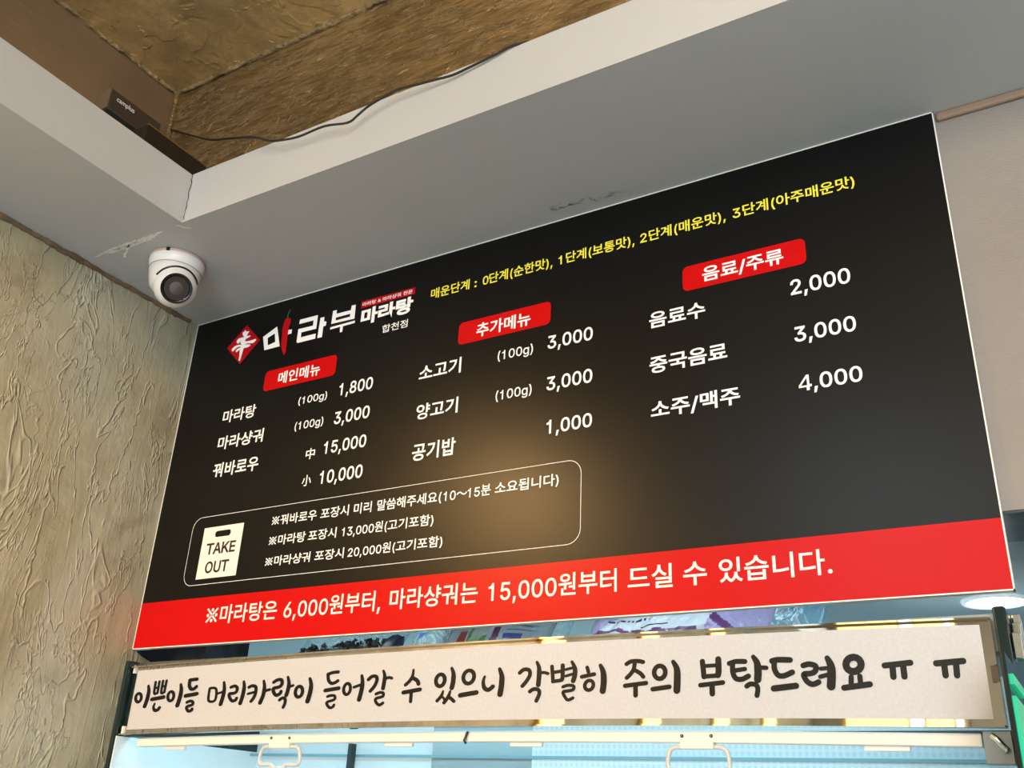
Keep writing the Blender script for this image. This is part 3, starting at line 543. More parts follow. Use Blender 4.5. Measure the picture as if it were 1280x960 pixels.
    'g': (0.425,[[(0.238,-0.151,0.207,-0.151,0.179,-0.151),(0.155,-0.147,0.134,-0.14,0.113,-0.132),(0.096,-0.123,0.082,-0.11,0.069,-0.098),(0.058,-0.084,0.051,-0.069,0.067,-0.06),(0.084,-0.05,0.101,-0.041,0.107,-0.049),(0.113,-0.057,0.122,-0.066,0.13,-0.075),(0.141,-0.082,0.154,-0.088,0.168,-0.094),(0.186,-0.097,0.207,-0.097,0.238,-0.097),(0.263,-0.09,0.282,-0.075,0.302,-0.06),(0.311,-0.037,0.311,-0.006,0.311,0.019),(0.311,0.044,0.311,0.068,0.31,0.068),(0.308,0.068,0.306,0.068,0.301,0.06),(0.295,0.051,0.287,0.041,0.278,0.032),(0.267,0.023,0.252,0.016,0.238,0.008),(0.219,0.005,0.195,0.005,0.164,0.005),(0.137,0.012,0.113,0.027,0.088,0.041),(0.069,0.062,0.055,0.09,0.041,0.118),(0.034,0.152,0.034,0.191,0.034,0.23),(0.041,0.264,0.055,0.293,0.069,0.322),(0.088,0.345,0.112,0.361,0.137,0.376),(0.165,0.384,0.196,0.384,0.22,0.384),(0.239,0.381,0.253,0.373,0.268,0.365),(0.28,0.356,0.288,0.346,0.297,0.336),(0.303,0.327,0.308,0.319,0.309,0.319),(0.311,0.319,0.313,0.319,0.313,0.339),(0.313,0.359,0.313,0.379,0.333,0.379),(0.353,0.379,0.372,0.379,0.372,0.25),(0.372,0.121,0.372,-0.009,0.372,-0.042),(0.365,-0.069,0.35,-0.09,0.335,-0.111),(0.316,-0.126,0.291,-0.136,0.266,-0.146)],[(0.181,0.059,0.205,0.059,0.228,0.059),(0.248,0.064,0.264,0.075,0.28,0.086),(0.292,0.101,0.3,0.121,0.308,0.141),(0.312,0.165,0.312,0.193,0.312,0.22),(0.308,0.243,0.3,0.264,0.292,0.284),(0.28,0.301,0.264,0.312,0.248,0.324),(0.228,0.33,0.205,0.33,0.181,0.33),(0.161,0.324,0.145,0.312,0.129,0.299),(0.117,0.283,0.109,0.262,0.1,0.242),(0.096,0.219,0.096,0.193,0.096,0.166),(0.1,0.143,0.109,0.123,0.117,0.103),(0.129,0.087,0.145,0.076,0.162,0.065)]]),
    ',': (0.188,[[(0.053,-0.119,0.038,-0.119,0.048,-0.056),(0.058,0.008,0.068,0.071,0.091,0.071),(0.114,0.071,0.137,0.071,0.119,0.008),(0.102,-0.056,0.084,-0.119,0.069,-0.119)]]),
    '.': (0.188,[[(0.108,-0.004,0.095,-0.004,0.083,-0.004),(0.072,0.0,0.063,0.009,0.054,0.018),(0.05,0.028,0.05,0.041,0.05,0.054),(0.054,0.065,0.063,0.073,0.072,0.082),(0.083,0.087,0.095,0.087,0.108,0.087),(0.119,0.082,0.128,0.073,0.137,0.065),(0.141,0.054,0.141,0.041,0.141,0.028),(0.137,0.018,0.128,0.009,0.119,0.0)]]),
    '/': (0.249,[[(0.216,0.533,0.235,0.533,0.18,0.33),(0.126,0.127,0.071,-0.076,0.052,-0.076),(0.033,-0.076,0.014,-0.076,0.069,0.127),(0.124,0.33,0.178,0.533,0.197,0.533)]]),
    ':': (0.188,[[(0.108,-0.004,0.095,-0.004,0.083,-0.004),(0.072,0.0,0.063,0.009,0.054,0.018),(0.05,0.028,0.05,0.041,0.05,0.054),(0.054,0.065,0.063,0.073,0.072,0.082),(0.083,0.087,0.095,0.087,0.108,0.087),(0.119,0.082,0.128,0.073,0.137,0.065),(0.141,0.054,0.141,0.041,0.141,0.028),(0.137,0.018,0.128,0.009,0.119,0.0)],[(0.108,0.271,0.095,0.271,0.083,0.271),(0.072,0.275,0.063,0.284,0.054,0.293),(0.05,0.304,0.05,0.316,0.05,0.329),(0.054,0.34,0.063,0.349,0.072,0.357),(0.083,0.362,0.095,0.362,0.108,0.362),(0.119,0.357,0.128,0.349,0.137,0.34),(0.141,0.329,0.141,0.316,0.141,0.304),(0.137,0.293,0.128,0.284,0.119,0.275)]]),
    'T': (0.448,[[(0.19,0,0.19,0,0.19,0),(0.26,0,0.26,0,0.26,0),(0.26,0.455,0.26,0.455,0.26,0.455),(0.44,0.455,0.44,0.455,0.44,0.455),(0.44,0.516,0.44,0.516,0.44,0.516),(0.01,0.516,0.01,0.516,0.01,0.516),(0.01,0.455,0.01,0.455,0.01,0.455),(0.19,0.455,0.19,0.455,0.19,0.455)]]),
    'A': (0.479,[[(0.01,0,0.01,0,0.01,0),(0.08,0,0.08,0,0.08,0),(0.13,0.145,0.13,0.145,0.13,0.145),(0.34,0.145,0.34,0.145,0.34,0.145),(0.39,0,0.39,0,0.39,0),(0.465,0,0.465,0,0.465,0),(0.275,0.516,0.275,0.516,0.275,0.516),(0.2,0.516,0.2,0.516,0.2,0.516)],[(0.15,0.203,0.15,0.203,0.15,0.203),(0.235,0.44,0.235,0.44,0.235,0.44),(0.319,0.203,0.319,0.203,0.319,0.203)]]),
    'K': (0.467,[[(0.05,0,0.05,0,0.05,0),(0.12,0,0.12,0,0.12,0),(0.12,0.165,0.12,0.165,0.12,0.165),(0.2,0.25,0.2,0.25,0.2,0.25),(0.385,0,0.385,0,0.385,0),(0.475,0,0.475,0,0.475,0),(0.25,0.3,0.25,0.3,0.25,0.3),(0.46,0.516,0.46,0.516,0.46,0.516),(0.37,0.516,0.37,0.516,0.37,0.516),(0.12,0.26,0.12,0.26,0.12,0.26),(0.12,0.516,0.12,0.516,0.12,0.516),(0.05,0.516,0.05,0.516,0.05,0.516)]]),
    'E': (0.418,[[(0.165,0.0,0.06,0.0,0.06,0.17),(0.06,0.339,0.06,0.509,0.164,0.509),(0.268,0.509,0.372,0.509,0.372,0.49),(0.372,0.471,0.372,0.452,0.29,0.452),(0.207,0.452,0.125,0.452,0.125,0.396),(0.125,0.341,0.125,0.286,0.202,0.286),(0.278,0.286,0.355,0.286,0.355,0.267),(0.355,0.248,0.355,0.229,0.278,0.229),(0.202,0.229,0.125,0.229,0.125,0.172),(0.125,0.114,0.125,0.057,0.208,0.057),(0.292,0.057,0.375,0.057,0.375,0.038),(0.375,0.019,0.375,0.0,0.27,0.0)]]),
    'O': (0.533,[[(0.311,-0.007,0.267,-0.007,0.223,-0.007),(0.184,0.004,0.15,0.025,0.116,0.046),(0.09,0.076,0.07,0.115,0.05,0.154),(0.04,0.201,0.04,0.254,0.04,0.308),(0.05,0.354,0.07,0.393,0.09,0.432),(0.116,0.462,0.15,0.484,0.184,0.505),(0.223,0.516,0.267,0.516,0.311,0.516),(0.35,0.505,0.384,0.484,0.418,0.462),(0.444,0.432,0.464,0.393,0.483,0.354),(0.493,0.308,0.493,0.254,0.493,0.201),(0.483,0.154,0.464,0.115,0.444,0.076),(0.418,0.046,0.384,0.025,0.35,0.004)],[(0.236,0.053,0.267,0.053,0.297,0.053),(0.325,0.061,0.349,0.076,0.374,0.091),(0.394,0.114,0.408,0.144,0.423,0.174),(0.43,0.211,0.43,0.254,0.43,0.298),(0.423,0.335,0.408,0.365,0.394,0.395),(0.374,0.417,0.349,0.433,0.325,0.448),(0.297,0.456,0.267,0.456,0.236,0.456),(0.209,0.448,0.184,0.433,0.159,0.417),(0.14,0.394,0.125,0.364,0.111,0.334),(0.103,0.297,0.103,0.254,0.103,0.211),(0.111,0.174,0.125,0.144,0.14,0.114),(0.159,0.092,0.184,0.076,0.209,0.061)]]),
    'U': (0.517,[[(0.299,-0.008,0.259,-0.008,0.219,-0.008),(0.184,-0.0,0.154,0.015,0.124,0.031),(0.101,0.053,0.085,0.08,0.068,0.107),(0.06,0.138,0.06,0.173,0.06,0.285),(0.06,0.397,0.06,0.509,0.081,0.509),(0.103,0.509,0.124,0.509,0.124,0.399),(0.124,0.288,0.124,0.178,0.124,0.154),(0.13,0.132,0.141,0.113,0.152,0.094),(0.167,0.079,0.187,0.068,0.207,0.057),(0.231,0.052,0.259,0.052,0.287,0.052),(0.311,0.057,0.331,0.068,0.351,0.079),(0.366,0.094,0.377,0.113,0.387,0.132),(0.393,0.154,0.393,0.178,0.393,0.288),(0.393,0.399,0.393,0.509,0.414,0.509),(0.436,0.509,0.457,0.509,0.457,0.397),(0.457,0.285,0.457,0.173,0.457,0.138),(0.449,0.107,0.433,0.08,0.416,0.053),(0.393,0.031,0.363,0.015,0.334,-0.0)]]),
}


# ---------------------------------------------------------------- materials of the setting
M_gold = mat('gold_painted_concrete', (0.3, 0.2, 0.08), 0.40, 0.65)
n = NT(M_gold)
v = n.coords()
big = n.noise(v, 3.0, 5, 0.6, 0.4)
vst = n.coords((10.0, 4.0, 60.0), (0, 0.22, 0))
streak = n.noise(vst, 1.7, 3, 0.55, 0.8)
vor = n.voronoi(v, 26.0, 'DISTANCE_TO_EDGE')
ndl = n.noise(n.coords((1.0, 1.0, 2.6), (0, 0.35, 0)), 7.0, 7, 0.7, 0.3)
rdg = n.ridge(ndl, 0.02)
chip = n.ramp(n.noise(v, 17.0, 4, 0.6, 0.8), [(0.62, (0, 0, 0)), (0.66, (1, 1, 1))])
fleck = n.ramp(n.noise(n.coords((2.2, 1.5, 15.0), (0, 0.25, 0)), 8.0, 3, 0.6, 0.5), [(0.61, (0, 0, 0)), (0.68, (0.65,) * 3)])
dark = n.ramp(streak, [(0.38, (0.6,) * 3), (0.60, (0, 0, 0))])
n.color(n.mix(n.math('MAXIMUM', n.math('MULTIPLY', rdg, 0.35), fleck), n.mix(dark, n.ramp(big, [(0.3, (0.26, 0.175, 0.08)), (0.55, (0.42, 0.285, 0.125)), (0.75, (0.60, 0.42, 0.19))]), (0.10, 0.062, 0.028)), (0.88, 0.68, 0.38)))
b1 = n.bump(streak, 0.5, 0.008)
b2 = n.bump(fleck, 0.9, 0.008, n.bump(rdg, 0.7, 0.006, b1))
b3 = n.bump(chip, 0.7, 0.006, b2)
n.normal(n.bump(n.noise(v, 120.0, 2), 0.15, 0.002, b3))
n.rough(n.ramp(big, [(0.3, (0.36,) * 3), (0.7, (0.5,) * 3)]))

M_goldslab = mat('gold_painted_slab', (0.3, 0.2, 0.08), 0.42, 0.35)
n = NT(M_goldslab)
v = n.coords()
big = n.noise(v, 4.0, 5, 0.6, 0.6)
rdg = n.ridge(n.noise(v, 5.0, 8, 0.72, 0.2), 0.012)
chip = n.ramp(n.noise(v, 24.0, 4, 0.6, 0.8), [(0.63, (0, 0, 0)), (0.66, (1, 1, 1))])
patch = n.ramp(n.noise(v, 7.0, 3, 0.5, 0.3), [(0.5, (0, 0, 0)), (0.53, (1, 1, 1))])
fine = n.ramp(n.noise(v, 30.0, 6, 0.7), [(0.35, (0.55,) * 3), (0.65, (0, 0, 0))])
n.color(n.mix(n.math('MAXIMUM', n.math('MULTIPLY', rdg, 0.4), n.math('MULTIPLY', fine, 0.75)), n.ramp(big, [(0.3, (0.46, 0.31, 0.135)), (0.5, (0.82, 0.57, 0.25)), (0.7, (0.98, 0.72, 0.36))]), (0.30, 0.22, 0.12)))
b1 = n.bump(rdg, 0.35, 0.004)
b2 = n.bump(chip, 0.8, 0.006, b1)
b2 = n.bump(patch, 0.45, 0.004, b2)
b2 = n.bump(n.noise(v, 22.0, 7, 0.75), 0.45, 0.007, b2)
n.normal(n.bump(n.noise(v, 60.0, 3), 0.2, 0.003, b2))

M_goldwall = mat('gold_painted_smooth_beam', (0.2, 0.14, 0.075), 0.33, 0.45)
n = NT(M_goldwall)
v = n.coords()
st = n.noise(n.coords((1, 2.0, 22)), 3.0, 4, 0.6, 0.5)
n.color(n.ramp(n.noise(v, 2.5, 4), [(0.3, (0.24, 0.17, 0.11)), (0.7, (0.36, 0.26, 0.165))]))
n.normal(n.bump(st, 0.25, 0.006))

M_goldrim = mat('gold_painted_rough_mortar', (0.36, 0.26, 0.13), 0.5, 0.35)
n = NT(M_goldrim)
v = n.coords()
n.color(n.ramp(n.noise(v, 40, 4), [(0.3, (0.16, 0.11, 0.05)), (0.6, (0.4, 0.29, 0.14)), (0.75, (0.55, 0.42, 0.22))]))
n.normal(n.bump(n.noise(v, 55, 5, 0.65), 1.0, 0.012))

M_soffit = mat('grey_white_ceiling_paint', (0.60, 0.60, 0.58), 0.62)
n = NT(M_soffit)
v = n.coords()
n.color(n.ramp(n.noise(v, 2.0, 4), [(0.3, (0.48, 0.482, 0.476)), (0.7, (0.52, 0.52, 0.512))]))
n.normal(n.bump(n.noise(v, 160, 2), 0.12, 0.002))

M_plaster = mat('trowelled_olive_plaster', (0.4, 0.36, 0.25), 0.55)
n = NT(M_plaster)
v = n.coords()
vz = n.coords((1, 1, 0.34))
c1 = n.noise(v, 2.6, 6, 0.6, 0.7)
c2 = n.noise(v, 7.0, 4, 0.6, 1.0)
base = n.ramp(c1, [(0.30, (0.27, 0.215, 0.125)), (0.46, (0.41, 0.36, 0.225)), (0.60, (0.50, 0.46, 0.32)), (0.75, (0.47, 0.47, 0.36))])
base = n.mix(n.ramp(c2, [(0.56, (0, 0, 0)), (0.72, (0.55,) * 3)]), base, (0.29, 0.24, 0.155))
base = n.mix(n.ramp(n.noise(v, 1.3, 3), [(0.52, (0, 0, 0)), (0.7, (0.7,) * 3)]), base, (0.43, 0.44, 0.36))
r1 = n.ridge(n.noise(vz, 8.5, 4, 0.6, 0.5), 0.014)
r2 = n.ridge(n.noise(n.coords((1, 1, 0.30), (0.5, 0, 0)), 19.0, 5, 0.62, 0.5), 0.022)
msk = n.ramp(n.noise(v, 3.7, 2), [(0.42, (0, 0, 0)), (0.56, (1, 1, 1))])
r2 = n.math('MULTIPLY', r2, msk)
base = n.mix(n.math('MULTIPLY', r1, 0.30), base, (0.55, 0.53, 0.42))
n.color(base)
lump = n.noise(v, 5.0, 5, 0.6, 0.5)
dr = n.noise(n.coords((1, 1, 0.22)), 42.0, 4, 0.6, 0.6)
b1 = n.bump(lump, 0.3, 0.02)
b2 = n.bump(r1, 0.75, 0.0035, b1)
b3 = n.bump(r2, 0.7, 0.003, b2)
b4 = n.bump(dr, 0.35, 0.006, b3)
n.normal(b4)
n.rough(n.ramp(c2, [(0.3, (0.42,) * 3), (0.7, (0.62,) * 3)]))

M_paper = mat('beige_wallpaper', (0.50, 0.455, 0.40), 0.6)
n = NT(M_paper)
v = n.coords()
n.normal(n.bump(n.noise(n.coords((1, 1, 3.0)), 130, 3), 0.35, 0.004))
n.color(n.ramp(n.noise(v, 3.0, 4), [(0.3, (0.255, 0.23, 0.208)), (0.7, (0.285, 0.258, 0.232))]))

M_bead = mat('brown_sealant', (0.36, 0.24, 0.14), 0.6)
n = NT(M_bead)
n.color(n.ramp(n.noise(n.coords(), 14, 4), [(0.35, (0.13, 0.08, 0.045)), (0.6, (0.25, 0.165, 0.095))]))
n.normal(n.bump(n.noise(n.coords(), 60, 4), 0.5, 0.006))

M_black_tile = mat('black_granite', (0.018, 0.02, 0.024), 0.3)
n = NT(M_black_tile)
n.color(n.ramp(n.noise(n.coords(), 14, 6, 0.7), [(0.4, (0.012, 0.013, 0.015)), (0.7, (0.05, 0.06, 0.07))]))
M_kceil = mat('blue_grey_ceiling_paint', (0.27, 0.315, 0.325), 0.6)
M_floor = mat('pale_grey_floor_tile', (0.24, 0.37, 0.49), 0.35)
M_roomwall = mat('brown_room_wall', (0.36, 0.29, 0.2), 0.6)

# ---------------------------------------------------------------- the setting
ZT = 2.7563          # underside of the dropped ceiling
ZF = 2.8824          # top of its fascia
ZS = 3.344           # gold concrete slab
ZL = 2.0424          # underside of the lintel over the kitchen opening
ZB = 1.92555         # bottom edge of the menu board
BW, BH = 1.8, 0.8307

# plastered wall on the left, stopping just behind the board
bm = bmesh.new()
prof = [(-6, 0), (0.064, 0), (0.064, 1.905), (0.03, 1.915), (0.0135, 1.9235), (0.0135, ZS + 0.1), (-6, ZS + 0.1)]
a = [bm.verts.new((-0.0012, y, z)) for y, z in prof]
b = [bm.verts.new((-0.12, y, z)) for y, z in prof]
bm.faces.new(a)
bm.faces.new(list(reversed(b)))
for k in range(len(prof)):
    bm.faces.new((a[k], b[k], b[(k + 1) % len(prof)], a[(k + 1) % len(prof)]))
bmesh.ops.recalc_face_normals(bm, faces=bm.faces)
struct(obj('wall_left', bm, M_plaster))

# lintel wall carrying the board, its black lower lining, and the black jamb on the left
struct(bbox('wall_front', (-0.001, 5.0, 0.0135, 0.17, ZL, ZS), M_paper))
struct(bbox('trim_1', (-0.001, 5.0, 0.0145, 0.173, ZL - 0.004, ZL), M_black_tile))
struct(bbox('trim_2', (-0.12, 0.158, 0.07, 0.20, 1.8995, ZL - 0.004), M_black_tile))
struct(bbox('wall_right', (5.0, 5.1, -6, 4, 0, ZS), M_roomwall))
struct(bbox('floor', (-0.2, 5.1, -6, 4.0, -0.1, 0), M_floor))
struct(bbox('ceiling', (-0.2, 5.1, -6, 0.2, ZS, ZS + 0.1), M_goldslab))
# kitchen behind the opening
kc = struct(bbox('ceiling_kitchen', (-0.9, 5.1, 0.173, 4.0, ZL - 0.001, ZL + 0.1), M_kceil))
kc.name = 'ceiling.001'
struct(bbox('wall_back', (-0.9, 5.1, 4.0, 4.1, 0, ZL), M_kceil))
struct(bbox('wall_kitchen', (-1.0, -0.9, 0.2, 4.0, 0, ZL), M_kceil)).name = 'wall_left.001'

# dropped ceiling: front run along the board wall, and left run along the plaster wall
df = struct(bbox('trim_3', (-0.001, 5.0, -0.36, 0.0135, ZT, ZF), M_soffit))
dl = struct(bbox('trim_4', (-0.001, 0.336, -6, -0.36, ZT, ZF), M_soffit))

# gold beam behind the front fascia, gold beam along the left wall, rough mortar in their corners
struct(bbox('trim_5', (0.017, 5.0, -0.2274, 0.0135, ZF, ZS), M_gold))
struct(bbox('trim_6', (-0.001, 0.017, -6, -0.2274, ZF, ZS), M_goldwall))


def mortar(p0, p1, r, seed, parent):
    bm = bmesh.new()
    p0, p1 = Vector(p0), Vector(p1)
    N = int((p1 - p0).length / 0.006)
    t = (p1 - p0).normalized()
    u = t.orthogonal().normalized()
    s = t.cross(u)
    rings = []
    for i in range(N + 1):
        p = p0.lerp(p1, i / N)
        rg = []
        for k in range(12):
            a_ = 2 * math.pi * k / 12
            d_ = u * math.cos(a_) + s * math.sin(a_)
            rr = r * (0.8 + 0.45 * fbm((p + d_ * 0.03) * 14 + Vector((seed, 0, 0))) + 0.45 * fbm((p + d_ * 0.02) * 75 + Vector((seed, 0, 5))))
            rg.append(bm.verts.new(p + d_ * max(rr, r * 0.15)))
        rings.append(rg)
    for a_, b_ in zip(rings, rings[1:]):
        for k in range(12):
            f = bm.faces.new((a_[k], a_[(k + 1) % 12], b_[(k + 1) % 12], b_[k]))
            f.smooth = True
    bmesh.ops.recalc_face_normals(bm, faces=bm.faces)
    return obj('rough_mortar_joint', bm, M_goldrim, parent)


struct(mortar((0.017, -0.231, ZS - 0.004), (2.2, -0.231, ZS - 0.004), 0.0085, 1, None)).name = 'trim_7'
struct(mortar((0.02, -2.2, ZS - 0.004), (0.02, -0.231, ZS - 0.004), 0.0085, 5, None)).name = 'trim_8'
struct(mortar((0.022, -0.231, ZF), (0.022, -0.231, ZS), 0.009, 9, None)).name = 'trim_9'
bpy.data.objects['trim_9'].data.materials.clear()
bpy.data.objects['trim_9'].data.materials.append(M_gold)

# brown sealant under the dropped ceiling, along the plaster and the wallpaper
struct(mortar((0.0, -3.0, ZT - 0.002), (0.0, -0.03, ZT - 0.002), 0.0095, 3, None)).name = 'trim_10'
bpy.data.objects['trim_10'].data.materials.clear()
bpy.data.objects['trim_10'].data.materials.append(M_bead)
struct(bbox('trim_11', (1.803, 5.0, 0.004, 0.0135, ZT - 0.016, ZT), mat('tan_sealant', (0.30, 0.205, 0.14), 0.6), None, 0.004))


# cracks, scratches and a smudge in the ceiling paint
def flat_marks(name, segs, f, material, parent):
    bm = bmesh.new()
    for pts, wd in segs:
        L, Rr = [], []
        for i, p in enumerate(pts):
            p = Vector((*p, 0))
            t = (Vector((*pts[min(i + 1, len(pts) - 1)], 0)) - Vector((*pts[max(i - 1, 0)], 0))).normalized()
            nn = Vector((-t.y, t.x, 0))
            ww = wd * (0.55 + 0.9 * random.random()) / 2
            L.append(bm.verts.new(f(p + nn * ww)))
            Rr.append(bm.verts.new(f(p - nn * ww)))
        for i in range(len(pts) - 1):
            bm.faces.new((L[i], L[i + 1], Rr[i + 1], Rr[i]))
    return obj(name, bm, material, parent)


random.seed(4)


def jitter(p, q, n, a):
    p, q = Vector(p), Vector(q)
    out = []
    for i in range(n + 1):
        t = i / n
        r_ = p.lerp(q, t)
        k = a if 0 < i < n else a * 0.3
        out.append((r_.x + random.uniform(-k, k), r_.y + random.uniform(-k, k)))
    return out


M_crack = mat('dark_crack', (0.035, 0.025, 0.02), 0.9)
M_filler = mat('white_filler', (0.93, 0.91, 0.85), 0.8)
M_smudge = mat('grey_smudge', (0.36, 0.36, 0.34), 0.8)
ck = flat_marks('corner_crack', [(jitter((0.3385, ZF), (0.339, ZT + 0.006), 16, 0.0022), 0.0026)], lambda p: (p.x, -0.3606, p.y), M_crack, df)
under = lambda p: (p.x, p.y, ZT - 0.0006)
sc_ = []
for k in range(5):
    o_ = (k - 2) * 0.0028
    sc_.append((jitter((0.04 + 0.022 * abs(k - 2), -0.3535 + o_), (0.272 - 0.012 * k, -0.351 + o_), 26, 0.0014), 0.0026))
sc_.append((jitter((0.158, -0.353), (0.1, -0.320), 10, 0.0016), 0.0035))
sc_.append((jitter((0.315, -0.357), (0.338, -0.335), 6, 0.003), 0.003))
flat_marks('paint_scratch', sc_, under, M_filler, df)
sm = []
for k in range(46):
    x_ = 1.07 + 0.16 * random.random() ** 1.3
    y_ = -0.043 + random.uniform(-0.008, 0.006) + 0.01 * (x_ - 1.07) / 0.16
    sm.append((jitter((x_, y_), (x_ + random.uniform(0.003, 0.013), y_ + random.uniform(-0.003, 0.003)), 2, 0.001), 0.0022))
flat_marks('scuff_smudge', sm, under, M_smudge, df)

# room behind the photographer: only what lights and reflects
struct(bbox('wall_near', (-0.2, 5.1, -6.1, -6.0, 0, ZS), M_roomwall))

# ---------------------------------------------------------------- lamps
M_warmlamp = mat('warm_lamp_lens', (0.9, 0.8, 0.6), 0.4, 0, (1.0, 0.60, 0.23), 1150.0)
M_coollamp = mat('cool_lamp_lens', (0.95, 1, 1), 0.4, 0, (0.86, 1.0, 1.0), 9.0)
M_whiterim = mat('white_lamp_rim', (0.8, 0.82, 0.82), 0.4)


def downlight(name, label, x, y, z, r, lens, energy, col, group=None):
    t = thing(name, label, 'downlight', (x, y, z), group)
    bm = bmesh.new()
    lathe(bm, [(r * 0.86, -0.001), (r * 0.9, -0.006), (r, -0.005), (r * 1.04, 0.0)], 40, cap=False)
    obj('trim_ring', bm, M_whiterim, t)
    bm = bmesh.new()
    lathe(bm, [(0.001, -0.0035), (r * 0.5, -0.0035), (r * 0.87, -0.002)], 40, cap=False)
    obj('lens', bm, lens, t)
    if energy:
        d = bpy.data.lights.new('downlight_beam', 'SPOT')
        d.energy = energy
        d.color = col
        d.spot_size = math.radians(120)
        d.spot_blend = 0.6
        d.shadow_soft_size = r * 0.7
        o = bpy.data.objects.new('downlight_beam', d)
        C.objects.link(o)
        o.parent = t
        o.location = (0, 0, -0.02)
    return t


downlight('recessed_downlight', 'round white recessed downlight glowing in the kitchen ceiling', 1.727, 0.608, ZL - 0.001, 0.062, M_coollamp, 18, (0.85, 1.0, 1.0))
for k in range(1):
    downlight('recessed_downlight', 'round warm downlight in the dropped ceiling along the plaster wall', 0.13, -1.50 - 0.96 * k, ZT, 0.070, M_warmlamp, 0, (1.0, 0.78, 0.5))
M_panel = mat('cool_led_panel', (0.9, 0.95, 0.95), 0.4, 0, (0.76, 0.92, 1.0), 11.0)
t = thing('ceiling_light', 'large cool white led panel on the gold ceiling behind the photographer', 'ceiling light', (1.0, -4.2, ZS))
bbox('frame', (-0.45, 0.45, -0.95, 0.95, -0.04, 0), M_whiterim, t)
bbox('diffuser', (-0.43, 0.43, -0.93, 0.93, -0.046, -0.04), M_panel, t)
t = thing('fill_strip', 'added cool fill strip under the lintel, out of view behind the menu board', 'fill light', (0.93, 0.10, ZL - 0.004))  # added light, out of view, brightens the things on the fridge top
bbox('channel', (-0.75, 0.75, -0.012, 0.012, -0.012, 0), M_whiterim, t)
bbox('diffuser', (-0.74, 0.74, -0.010, 0.010, -0.016, -0.012), mat('fill_strip_diffuser', (1, 1, 1), 0.4, 0, (0.72, 0.93, 1.0), 9.0), t)
M_yellowlit = mat('lit_yellow_panel', (0.9, 0.7, 0.3), 0.5, 0, (1.0, 0.72, 0.30), 2.6)
M_brass = mat('brass', (0.6, 0.45, 0.2), 0.3, 1.0)
for k, (y0, y1) in enumerate(((-2.10, -1.93), (-3.08, -2.90), (-4.07, -3.86), (-4.98, -4.76))):
    t = thing('lit_wall_panel', 'tall narrow yellow lit panel on the plaster wall', 'wall lamp', (0, (y0 + y1) / 2, 1.5), 'yellow lit panels on the plaster wall')
    h_ = (y1 - y0) / 2
    bbox('back_box', (0.0, 0.02, -h_ - 0.01, h_ + 0.01, -0.01, 1.21), M_brass, t)
    bbox('diffuser', (0.02, 0.03, -h_, h_, 0, 1.2), M_yellowlit, t)

t = thing('lit_menu_panel', 'bright yellow and white lit panels on the wall behind the photographer', 'lit sign', (0.62, -5.985, 2.2))
bbox('back_box', (-0.40, 0.42, 0.0, 0.04, -0.02, 0.95), M_brass, t)
M_whitelit = mat('lit_white_panel', (0.9, 0.95, 1), 0.5, 0, (0.75, 0.92, 1.0), 3.2)
for x0, x1, mm in ((-0.37, 0.04, M_yellowlit), (0.06, 0.14, M_whitelit), (0.16, 0.33, M_yellowlit), (0.35, 0.39, M_whitelit)):
    bbox('diffuser', (x0, x1, 0.04, 0.05, 0, 0.93), mm, t)

# ---------------------------------------------------------------- menu board
M_blackboard = mat('black_satin_print', (0.002, 0.002, 0.0022), 0.33, spec=0.28)
n = NT(M_blackboard)
n.normal(n.bump(n.noise(n.coords(), 420, 2), 0.06, 0.001))
M_red = mat('red_satin_print', (0.54, 0.0003, 0.0015), 0.33, spec=0.22)
M_red2 = mat('dark_red_print', (0.42, 0.001, 0.006), 0.4, spec=0.2)
M_green = mat('green_print', (0.02, 0.16, 0.06), 0.45)
M_white = mat('white_print', (0.93, 0.93, 0.93), 0.45, spec=0.3)
M_cream = mat('pale_print', (0.9, 0.82, 0.77), 0.4)
M_yellow = mat('yellow_print', (0.88, 0.80, 0.06), 0.4)
M_ink = mat('black_print', (0.012, 0.012, 0.012), 0.4)
M_edge = mat('white_board_edge', (0.85, 0.84, 0.80), 0.5)
COL = dict(white=M_white, cream=M_cream, yellow=M_yellow, red2=M_red2, green=M_green, ink=M_ink)

board = thing('menu_board', 'wide black and red price board with white lettering on the wall below the ceiling', 'menu board', (0, 0, ZB))
bbox('backing', (0.0005, BW - 0.0005, 0.002, 0.0125, 0.0005, BH - 0.0005), mat('white_foam_board', (0.8, 0.8, 0.78), 0.6), board)
bbox('panel', (0, BW, 0.0, 0.002, 0, BH), M_blackboard, board)
bbox('notice_band', (0.0015, BW - 0.0015, -0.0004, 0.001, 0.0015, 0.1035), M_red, board)
bm = bmesh.new()
e = 0.0021
for q in ((0, BW, 0, e), (0, BW, BH - e, BH), (0, e, 0, BH), (BW - e, BW, 0, BH)):
    box(bm, q[0], q[1], -0.0008, 0.0124, q[2], q[3])
obj('edge_trim', bm, M_edge, board)
for part, col, wt, words, v0, v1 in TEXTS:
    if len(words) > 1:
        pieces = []
        text_line(None, words, v0, v1, wt, -0.0012, 0, 0, pieces)
    else:
        pieces = [bmesh.new()]
        text_line(pieces[0], words, v0, v1, wt, -0.0012, 0, 0)
    for bm in pieces:
        obj(part, bm, COL[col], board)
strip = None
for part, col, smooth, polys in LOGO:
    bm = bmesh.new()
    shape_mesh(polys, bm, -0.0014 if part in ('logo_brush_mark', 'logo_chili', 'logo_chili_stem') else -0.0008, smooth=smooth)
    o = obj(part, bm, COL[col], board)
    if part == 'logo_strip':
        strip = o
bm = bmesh.new()
x0, z0, x1, z1 = TAKEOUT_FRAME
a = round_rect(x0, z0, x1, z1, 0.028)
b = round_rect(x0 + 0.0011, z0 + 0.0011, x1 - 0.0011, z1 - 0.0011, 0.0269)
va = [bm.verts.new((x, -0.0008, z)) for x, z in a]
